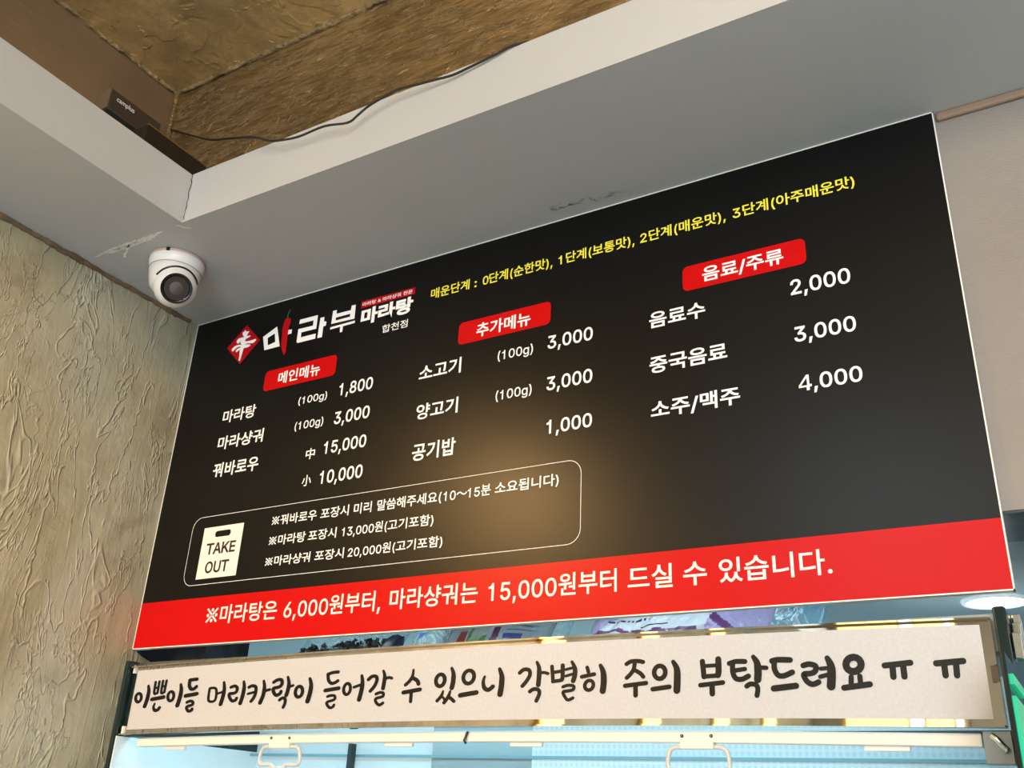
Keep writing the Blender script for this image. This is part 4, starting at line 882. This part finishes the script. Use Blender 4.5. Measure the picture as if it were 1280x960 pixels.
vb = [bm.verts.new((x, -0.0008, z)) for x, z in b]
for k in range(len(va)):
    bm.faces.new((va[k], va[(k + 1) % len(va)], vb[(k + 1) % len(va)], vb[k]))
obj('takeout_frame', bm, M_white, board)
bm = bmesh.new()
x0, z0, x1, z1 = TAG
shape_mesh([([(x0, z0), (x1, z0), (x1, z1), (x0, z1)], [round_rect(*SLOT, (SLOT[3] - SLOT[1]) / 2 - 0.0005)])], bm, -0.0008)
tagp = obj('takeout_tag', bm, M_cream, board)
for host, (part, col, wt, words, v0, v1) in SUBTEXTS:
    bm = bmesh.new()
    text_line(bm, words, v0, v1, wt, -0.0014, 0, 0)
    obj(part, bm, COL[col], strip if host == 'logo_strip' else tagp)
for (x0, z0, x1, z1), (part, col, wt, words, v0, v1) in BADGES:
    bm = bmesh.new()
    shape_mesh([(round_rect(x0, z0, x1, z1, 0.011), [])], bm, -0.0007)
    bd_ = obj('heading_badge', bm, M_red, board)
    bm = bmesh.new()
    text_line(bm, words, v0, v1, wt, -0.0014, 0, 0)
    obj(part, bm, COL[col], bd_)

# ---------------------------------------------------------------- dome camera on the dropped ceiling
M_camwhite = mat('white_camera_plastic', (0.84, 0.84, 0.82), 0.35)
M_campink = mat('faded_pink_seal', (0.62, 0.46, 0.38), 0.6)
M_camblack = mat('black_camera_glass', (0.012, 0.011, 0.011), 0.12)
M_camgrey = mat('dark_grey_lens', (0.11, 0.10, 0.095), 0.6, spec=0.15)
M_seam = mat('grey_seam', (0.3, 0.3, 0.29), 0.6)
cx_, cy_ = 0.2005, -0.2495
dome = thing('security_camera', 'white dome security camera with a black lens face under the ceiling', 'camera', (cx_, cy_, ZT))
bm = bmesh.new()
lathe(bm, [(0.0600, 0.0), (0.0625, -0.001), (0.0625, -0.006), (0.061, -0.008)], 64)
obj('mounting_ring', bm, M_campink, dome)
bm = bmesh.new()
lathe(bm, [(0.0615, -0.006), (0.0622, -0.010), (0.0585, -0.030), (0.0575, -0.0305), (0.0575, -0.0315), (0.0583, -0.032), (0.0535, -0.058), (0.0505, -0.070), (0.0440, -0.078), (0.034, -0.080)], 64, cap=False)
obj('housing', bm, M_camwhite, dome)
bm = bmesh.new()
lathe(bm, [(0.0582, -0.0302), (0.0592, -0.0306), (0.0592, -0.0312), (0.0582, -0.0316)], 64, cap=False)
obj('housing_seam', bm, M_seam, dome)
# eyeball, turned to look out into the room
ec = Vector((0.002, -0.002, -0.063))
aim = (Vector((1.888, -1.4854, 1.6)) - (Vector((cx_, cy_, ZT)) + ec)).normalized()
side = aim.cross(Vector((0, 0, 1))).normalized()
upv = side.cross(aim)
aim = (aim - side * 0.10 - upv * 0.06).normalized()
side = aim.cross(Vector((0, 0, 1))).normalized()
upv = side.cross(aim)
ME = Matrix((side, upv, aim)).transposed().to_4x4()
ME.translation = ec + aim * 0.0165 - side * 0.005 - upv * 0.003
bm = bmesh.new()
R_ = 0.0475
prof = [(R_ * math.sin(math.radians(t)), R_ * math.cos(math.radians(t))) for t in range(48, 181, 6)]
lathe(bm, [(0.0335, 0.0335), (0.0345, 0.0345)] + prof, 56, ME, cap=False)
eye = obj('eyeball', bm, M_camwhite, dome)
bm = bmesh.new()
lathe(bm, [(0.001, 0.0318), (0.0335, 0.0318), (0.0345, 0.0335), (0.0345, 0.0346), (0.0335, 0.0346), (0.030, 0.0335)], 56, ME, cap=False)
obj('face_ring', bm, M_camblack, eye)
bm = bmesh.new()
lathe(bm, [(0.001, 0.0331), (0.027, 0.0331)], 48, ME, cap=False)
obj('infrared_window', bm, mat('dark_brown_window', (0.045, 0.038, 0.032), 0.6, spec=0.15), eye)
bm = bmesh.new()
lathe(bm, [(0.001, 0.0352), (0.006, 0.0352), (0.0065, 0.0345), (0.0145, 0.0345), (0.0155, 0.0325)], 40, ME, cap=False)
obj('lens', bm, M_camgrey, eye)
# dark slit in the housing over the eyeball, following the housing wall
HP = [(0.0622, -0.010), (0.0585, -0.030), (0.0583, -0.032), (0.0535, -0.058), (0.0505, -0.070), (0.0440, -0.078), (0.034, -0.080)]


def wall_radius(z):
    for (r0, z0), (r1, z1) in zip(HP, HP[1:]):
        if z0 >= z >= z1:
            return r0 + (r1 - r0) * (z0 - z) / (z0 - z1)
    return HP[0][0] if z > HP[0][1] else HP[-1][0]


pts = []
for q in range(-66, 71, 4):
    a_ = math.radians(q)
    for k in range(400):
        p = ME @ Vector((0.0485 * math.sin(a_), 0.0485 * math.cos(a_), k * 0.00015))
        if math.hypot(p.x, p.y) > wall_radius(p.z):
            pts.append(p)
            break
bm = bmesh.new()
tube(bm, pts, 0.0024, 8)
obj('socket_slit', bm, M_camblack, dome)
d_ = Vector((1.888 - cx_, -1.4854 - cy_, 0)).normalized()
d_ = (d_ * math.cos(0.42) + Vector((d_.y, -d_.x, 0)) * math.sin(0.42)).normalized()
bm = bmesh.new()
box(bm, 0.0595, 0.0640, -0.004, 0.004, -0.0085, -0.0005)
bmesh.ops.rotate(bm, cent=(0, 0, 0), matrix=Matrix.Rotation(math.atan2(d_.y, d_.x), 3, 'Z'), verts=bm.verts)
obj('cable_notch', bm, M_camblack, dome)

# ---------------------------------------------------------------- amplifier and cable above the fascia
M_amp = mat('dark_brown_metal_case', (0.075, 0.055, 0.04), 0.5, 0.3)
M_ampbase = mat('grey_metal_base', (0.09, 0.095, 0.095), 0.4, 0.5)
amp = thing('amplifier', 'long dark amplifier case with small white lettering behind the left fascia', 'amplifier', (0.017, -0.433, 3.122))
o = bbox('case', (0, 0.044, 0, 0.15, 0.006, 0.063), M_amp, amp, 0.0015)
bbox('end_cap', (0.001, 0.0435, -0.002, 0.0, 0.004, 0.0635), mat('tan_end_cap', (0.22, 0.16, 0.10), 0.5, 0.3), amp)
bbox('base_plate', (0, 0.046, 0.001, 0.2, 0, 0.006), M_ampbase, amp)
bm = bmesh.new()
me = font_mesh('camplus', 0.01)
xs = [v_.co.x for v_ in me.vertices]
s_ = 0.052 / (max(xs) - min(xs))
vs = [bm.verts.new((0.0447, 0.018 + v_.co.x * s_, 0.038 + v_.co.y * 0.0185)) for v_ in me.vertices]
for p in me.polygons:
    bm.faces.new([vs[i] for i in p.vertices])
obj('maker_lettering', bm, M_white, amp)
pb = thing('junction_box', 'black metal box with a painted gold highlight along its top edge in the gold ceiling corner', 'box', (0.15, -0.407, 2.985))
bbox('case', (0, 0.05, 0, 0.1795, 0, 0.056), mat('black_box_metal', (0.03, 0.025, 0.02), 0.45, 0.4), pb, 0.001)
bbox('edge_highlight', (0.045, 0.0515, 0, 0.1795, 0.056, 0.0585), mat('brass_strip', (0.5, 0.36, 0.14), 0.35, 0.8), pb)  # highlight on the top edge, put in as a gold strip
bbox('base_plate', (-0.02, 0.052, -0.06, 0.1795, -0.008, 0.0), M_ampbase, pb)

M_cable = mat('black_cable', (0.015, 0.013, 0.012), 0.5)
cpts = [(0.034, -0.232, 3.216), (0.114, -0.245, 3.163), (0.223, -0.28, 3.085), (0.324, -0.32, 3.012), (0.43, -0.36, 2.948), (0.514, -0.385, 2.902), (0.551, -0.385, 2.888), (0.597, -0.385, 2.862), (0.643, -0.385, 2.849), (0.681, -0.385, 2.843), (0.744, -0.385, 2.844), (0.806, -0.385, 2.829), (0.829, -0.385, 2.838), (0.853, -0.385, 2.850), (0.891, -0.385, 2.859), (0.928, -0.383, 2.865), (0.966, -0.38, 2.862), (1.003, -0.375, 2.862), (1.039, -0.37, 2.862), (1.083, -0.368, 2.868), (1.126, -0.366, 2.875), (1.169, -0.362, 2.884), (1.25, -0.34, 2.8855)]
bm = bmesh.new()
tube(bm, catmull(cpts, 4), 0.0024, 8)
tag(obj('power_cable', bm, M_cable), 'thin black cable hanging loose along the white ceiling fascia', 'cable')

# ---------------------------------------------------------------- display fridge under the board
M_steel = mat('stainless_steel', (0.62, 0.58, 0.52), 0.025, 1.0)
M_darksteel = mat('brushed_dark_steel', (0.25, 0.26, 0.26), 0.35, 0.9)
M_blind = mat('cream_plastic', (0.80, 0.76, 0.68), 0.4)
M_fridgein = mat('white_enamel_interior', (0.80, 0.88, 0.90), 0.35)
M_sideglass = mat('dark_green_glass', (0.008, 0.022, 0.022), 0.08)
M_led = mat('fridge_led', (1, 1, 1), 0.4, 0, (0.36, 0.78, 1.0), 8.0)
FY = -0.03
bow = lambda x: 0.009 * (1 - ((x - 1.0) / 0.85) ** 2)
fr = thing('display_fridge', 'open stainless display fridge with a lit pale blue interior', 'fridge', (0.92, 0.28, 0))
fr_loc = Vector((0.92, 0.28, 0))


def fpart(name, bm, material, parent=None):
    bmesh.ops.translate(bm, vec=-fr_loc, verts=bm.verts)
    return obj(name, bm, material, parent or fr)


def bent(bm, x0, x1, y0, y1, z0, z1, n=24):
    """bar along x that follows the slight bow of the sign"""
    rings = []
    for i in range(n + 1):
        x = x0 + (x1 - x0) * i / n
        d = bow(x)
        rings.append([bm.verts.new(p) for p in ((x, y0, z0 + d), (x, y1, z0 + d), (x, y1, z1 + d), (x, y0, z1 + d))])
    for a_, b_ in zip(rings, rings[1:]):
        for k in range(4):
            bm.faces.new((a_[k], a_[(k + 1) % 4], b_[(k + 1) % 4], b_[k]))
    bm.faces.new(rings[0])
    bm.faces.new(rings[-1])
    bmesh.ops.recalc_face_normals(bm, faces=bm.faces)


def fbox(name, dims, material, parent=None, bv=0.0):
    bm = bmesh.new()
    box(bm, *dims)
    o = fpart(name, bm, material, parent)
    if bv:
        bevel(o, bv)
    return o


fbox('side_panel', (0.0425, 0.0545, -0.045, 0.62, 0.1, 1.893), M_sideglass, None, 0.003)
fbox('side_panel', (1.7705, 1.7865, -0.045, 0.62, 0.1, 1.897), M_sideglass, None, 0.003)
bm = bmesh.new()
bent(bm, 0.0605, 1.766, FY, FY + 0.012, 1.742, 1.882)
sign = fpart('sign_fascia', bm, M_steel)
bm = bmesh.new()
bent(bm, 0.0605, 1.766, FY - 0.010, FY, 1.880, 1.8825)
fpart('frame_lip', bm, M_steel, sign)
bm = bmesh.new()
bent(bm, 0.0605, 1.766, FY - 0.010, FY, 1.7415, 1.744)
fpart('frame_lip', bm, M_steel, sign)
for z0, z1 in ((1.744, 1.800), (1.822, 1.880)):
    fbox('frame_lip', (1.7635, 1.766, FY - 0.010, FY, z0, z1), M_steel, sign)
fbox('lip_socket', (1.757, 1.766, FY - 0.003, FY, 1.800, 1.822), mat('brown_socket', (0.09, 0.05, 0.03), 0.5), sign)
for z0 in (1.742, 1.867):
    fbox('corner_clip', (0.0605, 0.066, FY - 0.004, FY, z0, z0 + 0.016), mat('cream_clip', (0.85, 0.8, 0.68), 0.4), sign)
fbox('top_panel', (0.0545, 1.7705, FY + 0.012, 0.62, 1.842, 1.892), M_darksteel)
fbox('rear_panel', (0.0545, 1.7705, 0.60, 0.62, 0.1, 1.842), M_darksteel)
fbox('base', (0.0545, 1.7705, -0.04, 0.60, 0.1, 0.55), M_darksteel)
fbox('plinth', (0.08, 1.75, 0.0, 0.58, 0.0, 0.1), M_darksteel)
# lit interior
M_grille = mat('perforated_air_grille', (0.8, 0.88, 0.9), 0.35)
n = NT(M_grille)
dots = n.voronoi(n.coords((1, 0.001, 1)), 85, 'F1', 0.0)
n.color(n.ramp(dots, [(0.2, (0.66, 0.78, 0.82)), (0.45, (0.80, 0.88, 0.90))]))
fbox('interior_back', (0.0545, 0.84, 0.38, 0.40, 0.55, 1.82), M_fridgein)
fbox('interior_grille', (0.84, 1.7705, 0.365, 0.40, 0.55, 1.82), M_grille)
fbox('side_reflection_liner', (0.0545, 0.0575, -0.040, 0.40, 0.55, 1.738), M_fridgein)  # added pale liner, stands in for the interior reflected in the side glass
fbox('interior_ceiling', (0.0545, 1.7705, 0.02, 0.40, 1.815, 1.842), M_fridgein)
fbox('interior_panel', (0.585, 0.84, 0.372, 0.38, 0.9, 1.82), mat('grey_interior_panel', (0.36, 0.42, 0.43), 0.3, 0.3))
fbox('interior_rail', (0.0545, 1.7705, 0.355, 0.365, 1.728, 1.7335), mat('teal_rail', (0.22, 0.42, 0.48), 0.4))
fbox('divider_post', (0.378, 0.388, 0.335, 0.352, 0.9, 1.755), mat('dark_post', (0.02, 0.03, 0.035), 0.5))
fbox('shelf', (0.0545, 1.7705, 0.05, 0.37, 1.30, 1.32), M_fridgein)
fbox('led_tube', (0.10, 1.72, 0.04, 0.06, 1.792, 1.812), M_led)
fbox('led_tube', (0.10, 1.72, 0.33, 0.35, 1.30, 1.315), M_led)
# rolled night blinds with pull handles
M_screw = mat('dark_screw', (0.05, 0.04, 0.03), 0.4, 0.6)


def blind(x0, x1, hx0, hx1, tabs):
    bm = bmesh.new()
    bent(bm, x0, x1, -0.026, -0.006, 1.7185, 1.7355)
    bl = bevel(fpart('blind_bar', bm, M_blind), 0.002)
    zc = 1.7185 + bow((hx0 + hx1) / 2)
    hm = (hx0 + hx1) / 2
    bm = bmesh.new()
    box(bm, hm - 0.026, hm + 0.026, -0.029, -0.012, zc - 0.009, zc + 0.003)
    hp = bevel(fpart('handle_plate', bm, M_blind, bl), 0.002)
    w_ = hx1 - hx0
    zt = zc - 0.006
    pts = [(hm - 0.024, zt), (hx0 + 0.008, zt - 0.001), (hx0 + 0.0005, zt - 0.008), (hx0 - 0.002, zt - 0.026), (hx0 + 0.006, zt - 0.032), (hm - 0.02, zt - 0.032), (hm - 0.012, zt - 0.038), (hm + 0.012, zt - 0.038), (hm + 0.02, zt - 0.032), (hx1 - 0.006, zt - 0.032), (hx1 + 0.002, zt - 0.026), (hx1 - 0.0005, zt - 0.008), (hx1 - 0.008, zt - 0.001), (hm + 0.024, zt)]
    bm = bmesh.new()
    tube(bm, catmull([(a_, -0.022, b_) for a_, b_ in pts], 5), 0.0034, 10)
    fpart('pull_handle', bm, mat('pale_grey_plastic', (0.60, 0.58, 0.55), 0.4), bl)
    for s_ in (-0.023, 0.023):
        bm = bmesh.new()
        lathe(bm, [(0.001, 0), (0.0022, 0), (0.0026, -0.002)], 12, Matrix.Translation((hm + s_, -0.0285, zc + 0.0095)) @ Matrix.Rotation(math.radians(90), 4, 'X'), cap=False)
        fpart('screw', bm, M_screw, bl)
    for tx in tabs:
        zz = 1.7185 + bow(tx)
        fbox('hem_tab', (tx - 0.03, tx + 0.03, -0.02, -0.012, zz - 0.007, zz + 0.001), M_blind, bl, 0.001)


blind(0.108, 0.929, 0.461, 0.559, (0.215, 0.785))
blind(0.933, 1.733, 1.297, 1.389, (1.045, 1.612))
bm = bmesh.new()
tube(bm, [(0.937, -0.029, 1.7437), (0.930, -0.029, 1.729), (0.934, -0.029, 1.7245)], 0.0022, 8)
fpart('blind_joint_clip', bm, M_screw)
fbox('end_bracket', (1.7345, 1.7690, -0.028, 0.0, 1.700, 1.741), M_darksteel, None, 0.001)
bm = bmesh.new()
tube(bm, catmull([(1.745, -0.031, 1.735), (1.752, -0.033, 1.729), (1.757, -0.033, 1.722), (1.762, -0.032, 1.716)], 4), 0.0042, 10)
fpart('bracket_clip', bm, mat('bright_chrome', (0.85, 0.88, 0.88), 0.12, 1.0))
fbox('shadow_gap_strip', (0.0545, 1.7705, -0.02, -0.005, 1.7375, 1.742), mat('teal_gap_shadow', (0.05, 0.08, 0.08), 0.4))  # dark strip for the shadow in the gap between sign and blinds

# ---------------------------------------------------------------- handwritten banner on the fridge
M_banner = mat('white_banner_paper', (0.80, 0.75, 0.72), 0.35)
n = NT(M_banner)
n.color(n.ramp(n.noise(n.coords(), 220, 2), [(0.3, (0.515, 0.515, 0.535)), (0.7, (0.565, 0.563, 0.583))]))
M_marker = mat('black_marker_lettering', (0.006, 0.005, 0.004), 0.30, spec=0.3)
ban = thing('notice_banner', 'long pale paper banner with black brush lettering on the fridge front', 'banner', (0.9, FY - 0.001, 1.813))
bl_ = Vector((0.9, FY - 0.001, 1.813))
bm = bmesh.new()
bent(bm, 0.073, 1.751, FY - 0.0012, FY - 0.0004, 1.7525, 1.874, 30)
bmesh.ops.translate(bm, vec=-bl_, verts=bm.verts)
obj('paper', bm, M_banner, ban)


def stroke(bm, hwx, hwz, taper, pts, y):
    closed = len(pts) > 4 and (Vector(pts[0]) - Vector(pts[-1])).length < 1e-4
    P = [Vector((a_, b_, 0)) for a_, b_ in pts]
    Q = P if (closed and len(pts) > 8) else catmull(P, 6)
    n_ = len(Q)
    f = lambda p: (p.x - bl_.x, y - bl_.y, p.y - bl_.z)
    S = lambda p: Vector((p.x / hwx, p.y / hwz, 0))      # brush space, where the tip is a unit circle
    U = lambda p: Vector((p.x * hwx, p.y * hwz, 0))
    lv, rv, ends = [], [], []
    for i, p in enumerate(Q):
        a_, b_ = Q[max(i - 1, 0)], Q[min(i + 1, n_ - 1)]
        if closed and i in (0, n_ - 1):
            a_, b_ = Q[n_ - 2], Q[1]
        t = (S(b_) - S(a_)).normalized()
        nn = Vector((-t.y, t.x, 0))
        k = (0.62 + 0.38 * min(1, i / (0.45 * n_))) if taper else 1.0
        lv.append(bm.verts.new(f(p + U(nn) * k)))
        rv.append(bm.verts.new(f(p - U(nn) * k)))
        if i in (0, n_ - 1):
            ends.append((p, t if i else -t, k))
    fcs = [bm.faces.new((lv[i], lv[i + 1], rv[i + 1], rv[i])) for i in range(n_ - 1)]
    if not closed:
        for (p, t, k), (va, vb) in zip(ends, ((rv[0], lv[0]), (lv[-1], rv[-1]))):
            a0 = math.atan2(t.y, t.x) + math.pi / 2
            arc = [bm.verts.new(f(p + U(Vector((math.cos(a0 - math.pi * q / 8), math.sin(a0 - math.pi * q / 8), 0))) * k)) for q in range(1, 8)]
            fcs.append(bm.faces.new([va] + arc + [vb]))
    for fc in fcs:
        fc.normal_update()
        if fc.normal.y > 0:
            fc.normal_flip()


for word in STROKES:
    bm = bmesh.new()
    for i, (hx, hz, tp, pts) in enumerate(word):
        stroke(bm, hx, hz, tp, pts, FY - 0.0015 - 0.00003 * i)
    obj('handwritten_word', bm, M_marker, ban)

# ---------------------------------------------------------------- things stored on top of the fridge
M_clear = bpy.data.materials.new('clear_plastic_film')
M_clear.use_nodes = True
t_ = M_clear.node_tree
t_.nodes.clear()
out = t_.nodes.new('ShaderNodeOutputMaterial')
mx = t_.nodes.new('ShaderNodeMixShader')
tr = t_.nodes.new('ShaderNodeBsdfTransparent')
tr.inputs[0].default_value = (0.86, 0.93, 0.95, 1)
gl = t_.nodes.new('ShaderNodeBsdfPrincipled')
gl.inputs['Base Color'].default_value = (0.75, 0.88, 0.92, 1)
gl.inputs['Roughness'].default_value = 0.12
nz = t_.nodes.new('ShaderNodeTexNoise')
nz.inputs['Scale'].default_value = 28
nz.inputs['Detail'].default_value = 5
nz.inputs['Distortion'].default_value = 1.5
rp = t_.nodes.new('ShaderNodeValToRGB')
rp.color_ramp.elements[0].position = 0.45
rp.color_ramp.elements[0].color = (0.06, 0.06, 0.06, 1)
rp.color_ramp.elements[1].position = 0.62
rp.color_ramp.elements[1].color = (0.30, 0.30, 0.30, 1)
t_.links.new(nz.outputs[0], rp.inputs[0])
t_.links.new(rp.outputs[0], mx.inputs[0])
t_.links.new(tr.outputs[0], mx.inputs[1])
t_.links.new(gl.outputs[0], mx.inputs[2])
t_.links.new(mx.outputs[0], out.inputs[0])

ZR = 1.893


def pouch(bm, w_, h_, d_, seed, crumple=0.006, nx=28, nz_=18, region=None, pinch=0.35, lean=0.7):
    """stuffed bag standing on its long side: two bulged sheets joined at the seams"""
    for sgn in (-1, 1):
        g = []
        for j in range(nz_ + 1):
            row = []
            for i in range(nx + 1):
                u, v_ = i / nx, j / nz_
                bulge = (math.sin(math.pi * u) * math.sin(math.pi * min(1, v_ * 0.9 + 0.08))) ** pinch
                x = (u - 0.5) * w_
                z = v_ * h_ * (1 - 0.10 * abs(2 * u - 1) ** 3)
                q = Vector((x * 14, z * 14, seed + sgn))
                dy = lean * z + sgn * d_ / 2 * bulge + crumple * (abs(fbm(q, 4)) * 2 - 0.5) * sgn * bulge
                x += crumple * fbm(q + Vector((7, 3, 0))) * bulge
                row.append(bm.verts.new((x, dy, max(0, z + crumple * 0.8 * fbm(q + Vector((1, 9, 4)))))))
            g.append(row)
        for j in range(nz_):
            for i in range(nx):
                f = bm.faces.new((g[j][i], g[j][i + 1], g[j + 1][i + 1], g[j + 1][i]))
                if region:
                    f.material_index = region((i + 0.5) / nx, (j + 0.5) / nz_)
    bmesh.ops.remove_doubles(bm, verts=bm.verts, dist=0.0004)
    bmesh.ops.recalc_face_normals(bm, faces=bm.faces)


# bag of dried black fungus
M_fungus = mat('dried_black_fungus', (0.012, 0.012, 0.013), 0.6)
fb = thing('dried_fungus_bag', 'clear bag of black dried fungus lying at the left on the fridge top', 'food bag', (0.465, 0.17, ZR))
bm = bmesh.new()
pouch(bm, 0.27, 0.115, 0.13, 3, 0.006, pinch=0.5)
obj('plastic_film', bm, M_clear, fb)
rnd = random.Random(8)
bm = bmesh.new()
for k in range(620):
    x = rnd.uniform(-0.115, 0.125)
    top = 0.037 + 0.016 * (x + 0.115) / 0.24 - 0.012 * max(0, (-x - 0.06) / 0.06)
    z = rnd.uniform(0.006, max(0.012, top))
    y = rnd.uniform(-0.04, 0.04)
    vs = [Vector((rnd.gauss(0, 1), rnd.gauss(0, 1), rnd.gauss(0, 1))).normalized() * rnd.uniform(0.005, 0.010) for _ in range(7)]
    r_ = bmesh.ops.convex_hull(bm, input=[bm.verts.new(Vector((x, y, z)) + q) for q in vs])
o = obj('fungus_pile', bm, M_fungus, fb)
o['kind'] = 'stuff'
# dark bundle next to it
M_bundle = mat('navy_wrapper', (0.012, 0.016, 0.035), 0.35)
bm = bmesh.new()
pouch(bm, 0.034, 0.06, 0.05, 21, 0.002, 12, 12)
o = obj('wrapped_bundle', bm, M_bundle)
o.location = (0.624, 0.12, ZR)
tag(o, 'small dark navy wrapped bundle between the fungus bag and the crinkled clear bag', 'bundle')
# crinkled clear bag with a blue print
M_film_blue = mat('blue_film_print', (0.10, 0.18, 0.55), 0.3)
M_filmw = mat('milky_plastic_film', (0.55, 0.72, 0.76), 0.18, alpha=0.75)
n = NT(M_filmw)
n.color(n.ramp(n.ridge(n.noise(n.coords((1, 1, 0.45)), 26, 4, 0.6, 1.6), 0.06), [(0.0, (0.36, 0.55, 0.60)), (0.6, (0.55, 0.72, 0.76)), (1.0, (0.9, 0.97, 0.98))]))
bm = bmesh.new()
pouch(bm, 0.075, 0.13, 0.08, 11, 0.008, region=lambda u, v_: 1 if (0.30 < u < 0.52 and 0.40 < v_ < 0.50) else 0)
o = obj('plastic_bag', bm, [M_filmw, M_film_blue])
o.location = (0.684, 0.165, ZR)
tag(o, 'crinkled milky plastic bag with a blue print beside the printed food pack', 'plastic bag')
# printed food pack
cols = [mat('pack_grey', (0.20, 0.225, 0.25), 0.35), mat('pack_red', (0.17, 0.02, 0.012), 0.35), mat('pack_green', (0.055, 0.12, 0.025), 0.35), mat('pack_maroon', (0.06, 0.008, 0.04), 0.35), mat('pack_white', (0.20, 0.225, 0.25), 0.35), mat('pack_line', (0.05, 0.06, 0.08), 0.4), mat('pack_blue', (0.012, 0.025, 0.15), 0.35), mat('pack_pale_green', (0.18, 0.22, 0.19), 0.35)]


def packprint(u, v_):
    v_ += 0.17
    if u < 0.14:
        return 0
    if 0.16 < u < 0.25 and 0.35 < v_ < 0.66:
        return 1
    if 0.27 < u < 0.31 and v_ > 0.4:
        return 2
    if 0.27 < u < 0.47 and 0.40 < v_ < 0.56:
        return 2
    if 0.27 < u < 0.47:
        return 7
    if 0.49 + 0.05 * v_ < u < 0.56 + 0.05 * v_:
        return 3
    if 0.64 < u < 0.80 and 0.47 < v_ < 0.56:
        return 6
    if 0.65 < u < 0.93 and v_ > 0.6 and (v_ * 40) % 3 < 1.0:
        return 5
    return 4


fp = thing('food_pack', 'grey printed food pack with green and maroon stripes on the fridge top', 'food pack', (0.848, 0.165, ZR))
bm = bmesh.new()
pouch(bm, 0.235, 0.135, 0.07, 31, 0.003, 100, 60, packprint)
obj('printed_pouch', bm, cols, fp)
bm = bmesh.new()
pouch(bm, 0.075, 0.125, 0.06, 35, 0.008, 24, 18)
o = obj('wrapper_tail', bm, M_clear, fp)
o.location = (0.122, -0.01, 0)
# lilac pouch
lil = [mat('white_pouch_film', (0.78, 0.82, 0.90), 0.3), mat('lilac_pouch_film', (0.50, 0.44, 0.72), 0.3), mat('purple_pouch_band', (0.16, 0.06, 0.20), 0.3), mat('dark_print', (0.03, 0.03, 0.05), 0.4)]


def lilac(u, v_):
    if abs(v_ - 0.355 - 0.03 * math.sin(u * 9)) < 0.022 + 0.012 * math.sin(u * 70) * (0.15 < u < 0.45) and u < 0.56:
        return 2
    if 0.30 < u < 0.42 and 0.415 < v_ < 0.44:
        return 3
    if 0.12 < u < 0.34 and 0.52 < v_ < 0.545 and int(u * 160) % 3:
        return 3
    if u < 0.03 + 0.35 * (v_ - 0.25) and v_ > 0.38:
        return 1
    if u > 0.56 + 0.10 * v_:
        return 2 if abs(u - 0.62 - 0.35 * (0.5 - v_)) < 0.03 else 1
    return 0


bm = bmesh.new()
pouch(bm, 0.41, 0.125, 0.11, 41, 0.010, 120, 60, lilac)
o = obj('noodle_pouch', bm, lil)
o.location = (1.25, 0.19, ZR)
tag(o, 'large white and lilac food pouch with a purple band on the fridge top', 'food pouch')
M_filmb = mat('bluish_plastic_film', (0.30, 0.55, 0.68), 0.15, alpha=0.7)
n = NT(M_filmb)
n.color(n.ramp(n.ridge(n.noise(n.coords(), 20, 3, 0.5, 1.2), 0.03), [(0.0, (0.22, 0.46, 0.60)), (0.7, (0.36, 0.60, 0.72)), (1.0, (0.92, 0.98, 1.0))]))
bm = bmesh.new()
pouch(bm, 0.085, 0.125, 0.05, 51, 0.010, region=lambda u, v_: 1 if (u < 0.32 and 0.60 < v_ < 0.85) else 0)
o = obj('plastic_bag', bm, [M_filmb, M_film_blue])
o.location = (1.482, 0.06, ZR)
tag(o, 'small bluish clear bag standing at the right end of the lilac pouch', 'plastic bag')

# ---------------------------------------------------------------- right of the fridge
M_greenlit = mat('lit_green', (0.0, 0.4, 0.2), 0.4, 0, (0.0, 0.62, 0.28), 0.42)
gs = thing('lit_green_sign', 'green light seen in the right side glass of the fridge, made as glowing strips', 'glow strips', (1.790, -0.12, 1.60))  # green light seen in the side glass, built as glowing strips
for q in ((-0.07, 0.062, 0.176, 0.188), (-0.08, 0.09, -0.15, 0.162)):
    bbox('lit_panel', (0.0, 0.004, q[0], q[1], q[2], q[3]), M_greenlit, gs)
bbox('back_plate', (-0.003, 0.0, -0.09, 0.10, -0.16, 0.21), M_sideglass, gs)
ck = thing('glass_clamp', 'small chrome glass clamp on the right fridge panel', 'clamp', (1.787, 0.02, 1.86))
for k in range(3):
    bbox('clamp_block', (0, 0.012, -0.045 + 0.03 * k, -0.022 + 0.03 * k, -0.03 + 0.018 * k, 0.005 + 0.018 * k), mat('clamp_chrome', (0.7, 0.75, 0.75), 0.12, 1.0), ck, 0.002)
M_wbox = mat('white_case', (0.85, 0.88, 0.88), 0.4)
wb = thing('white_appliance', 'white appliance edge to the right of the fridge', 'appliance', (1.93, 0.28, 0))
bbox('body', (-0.06, 0.3, -0.12, 0.3, 0, 1.93), M_wbox, wb, 0.006)
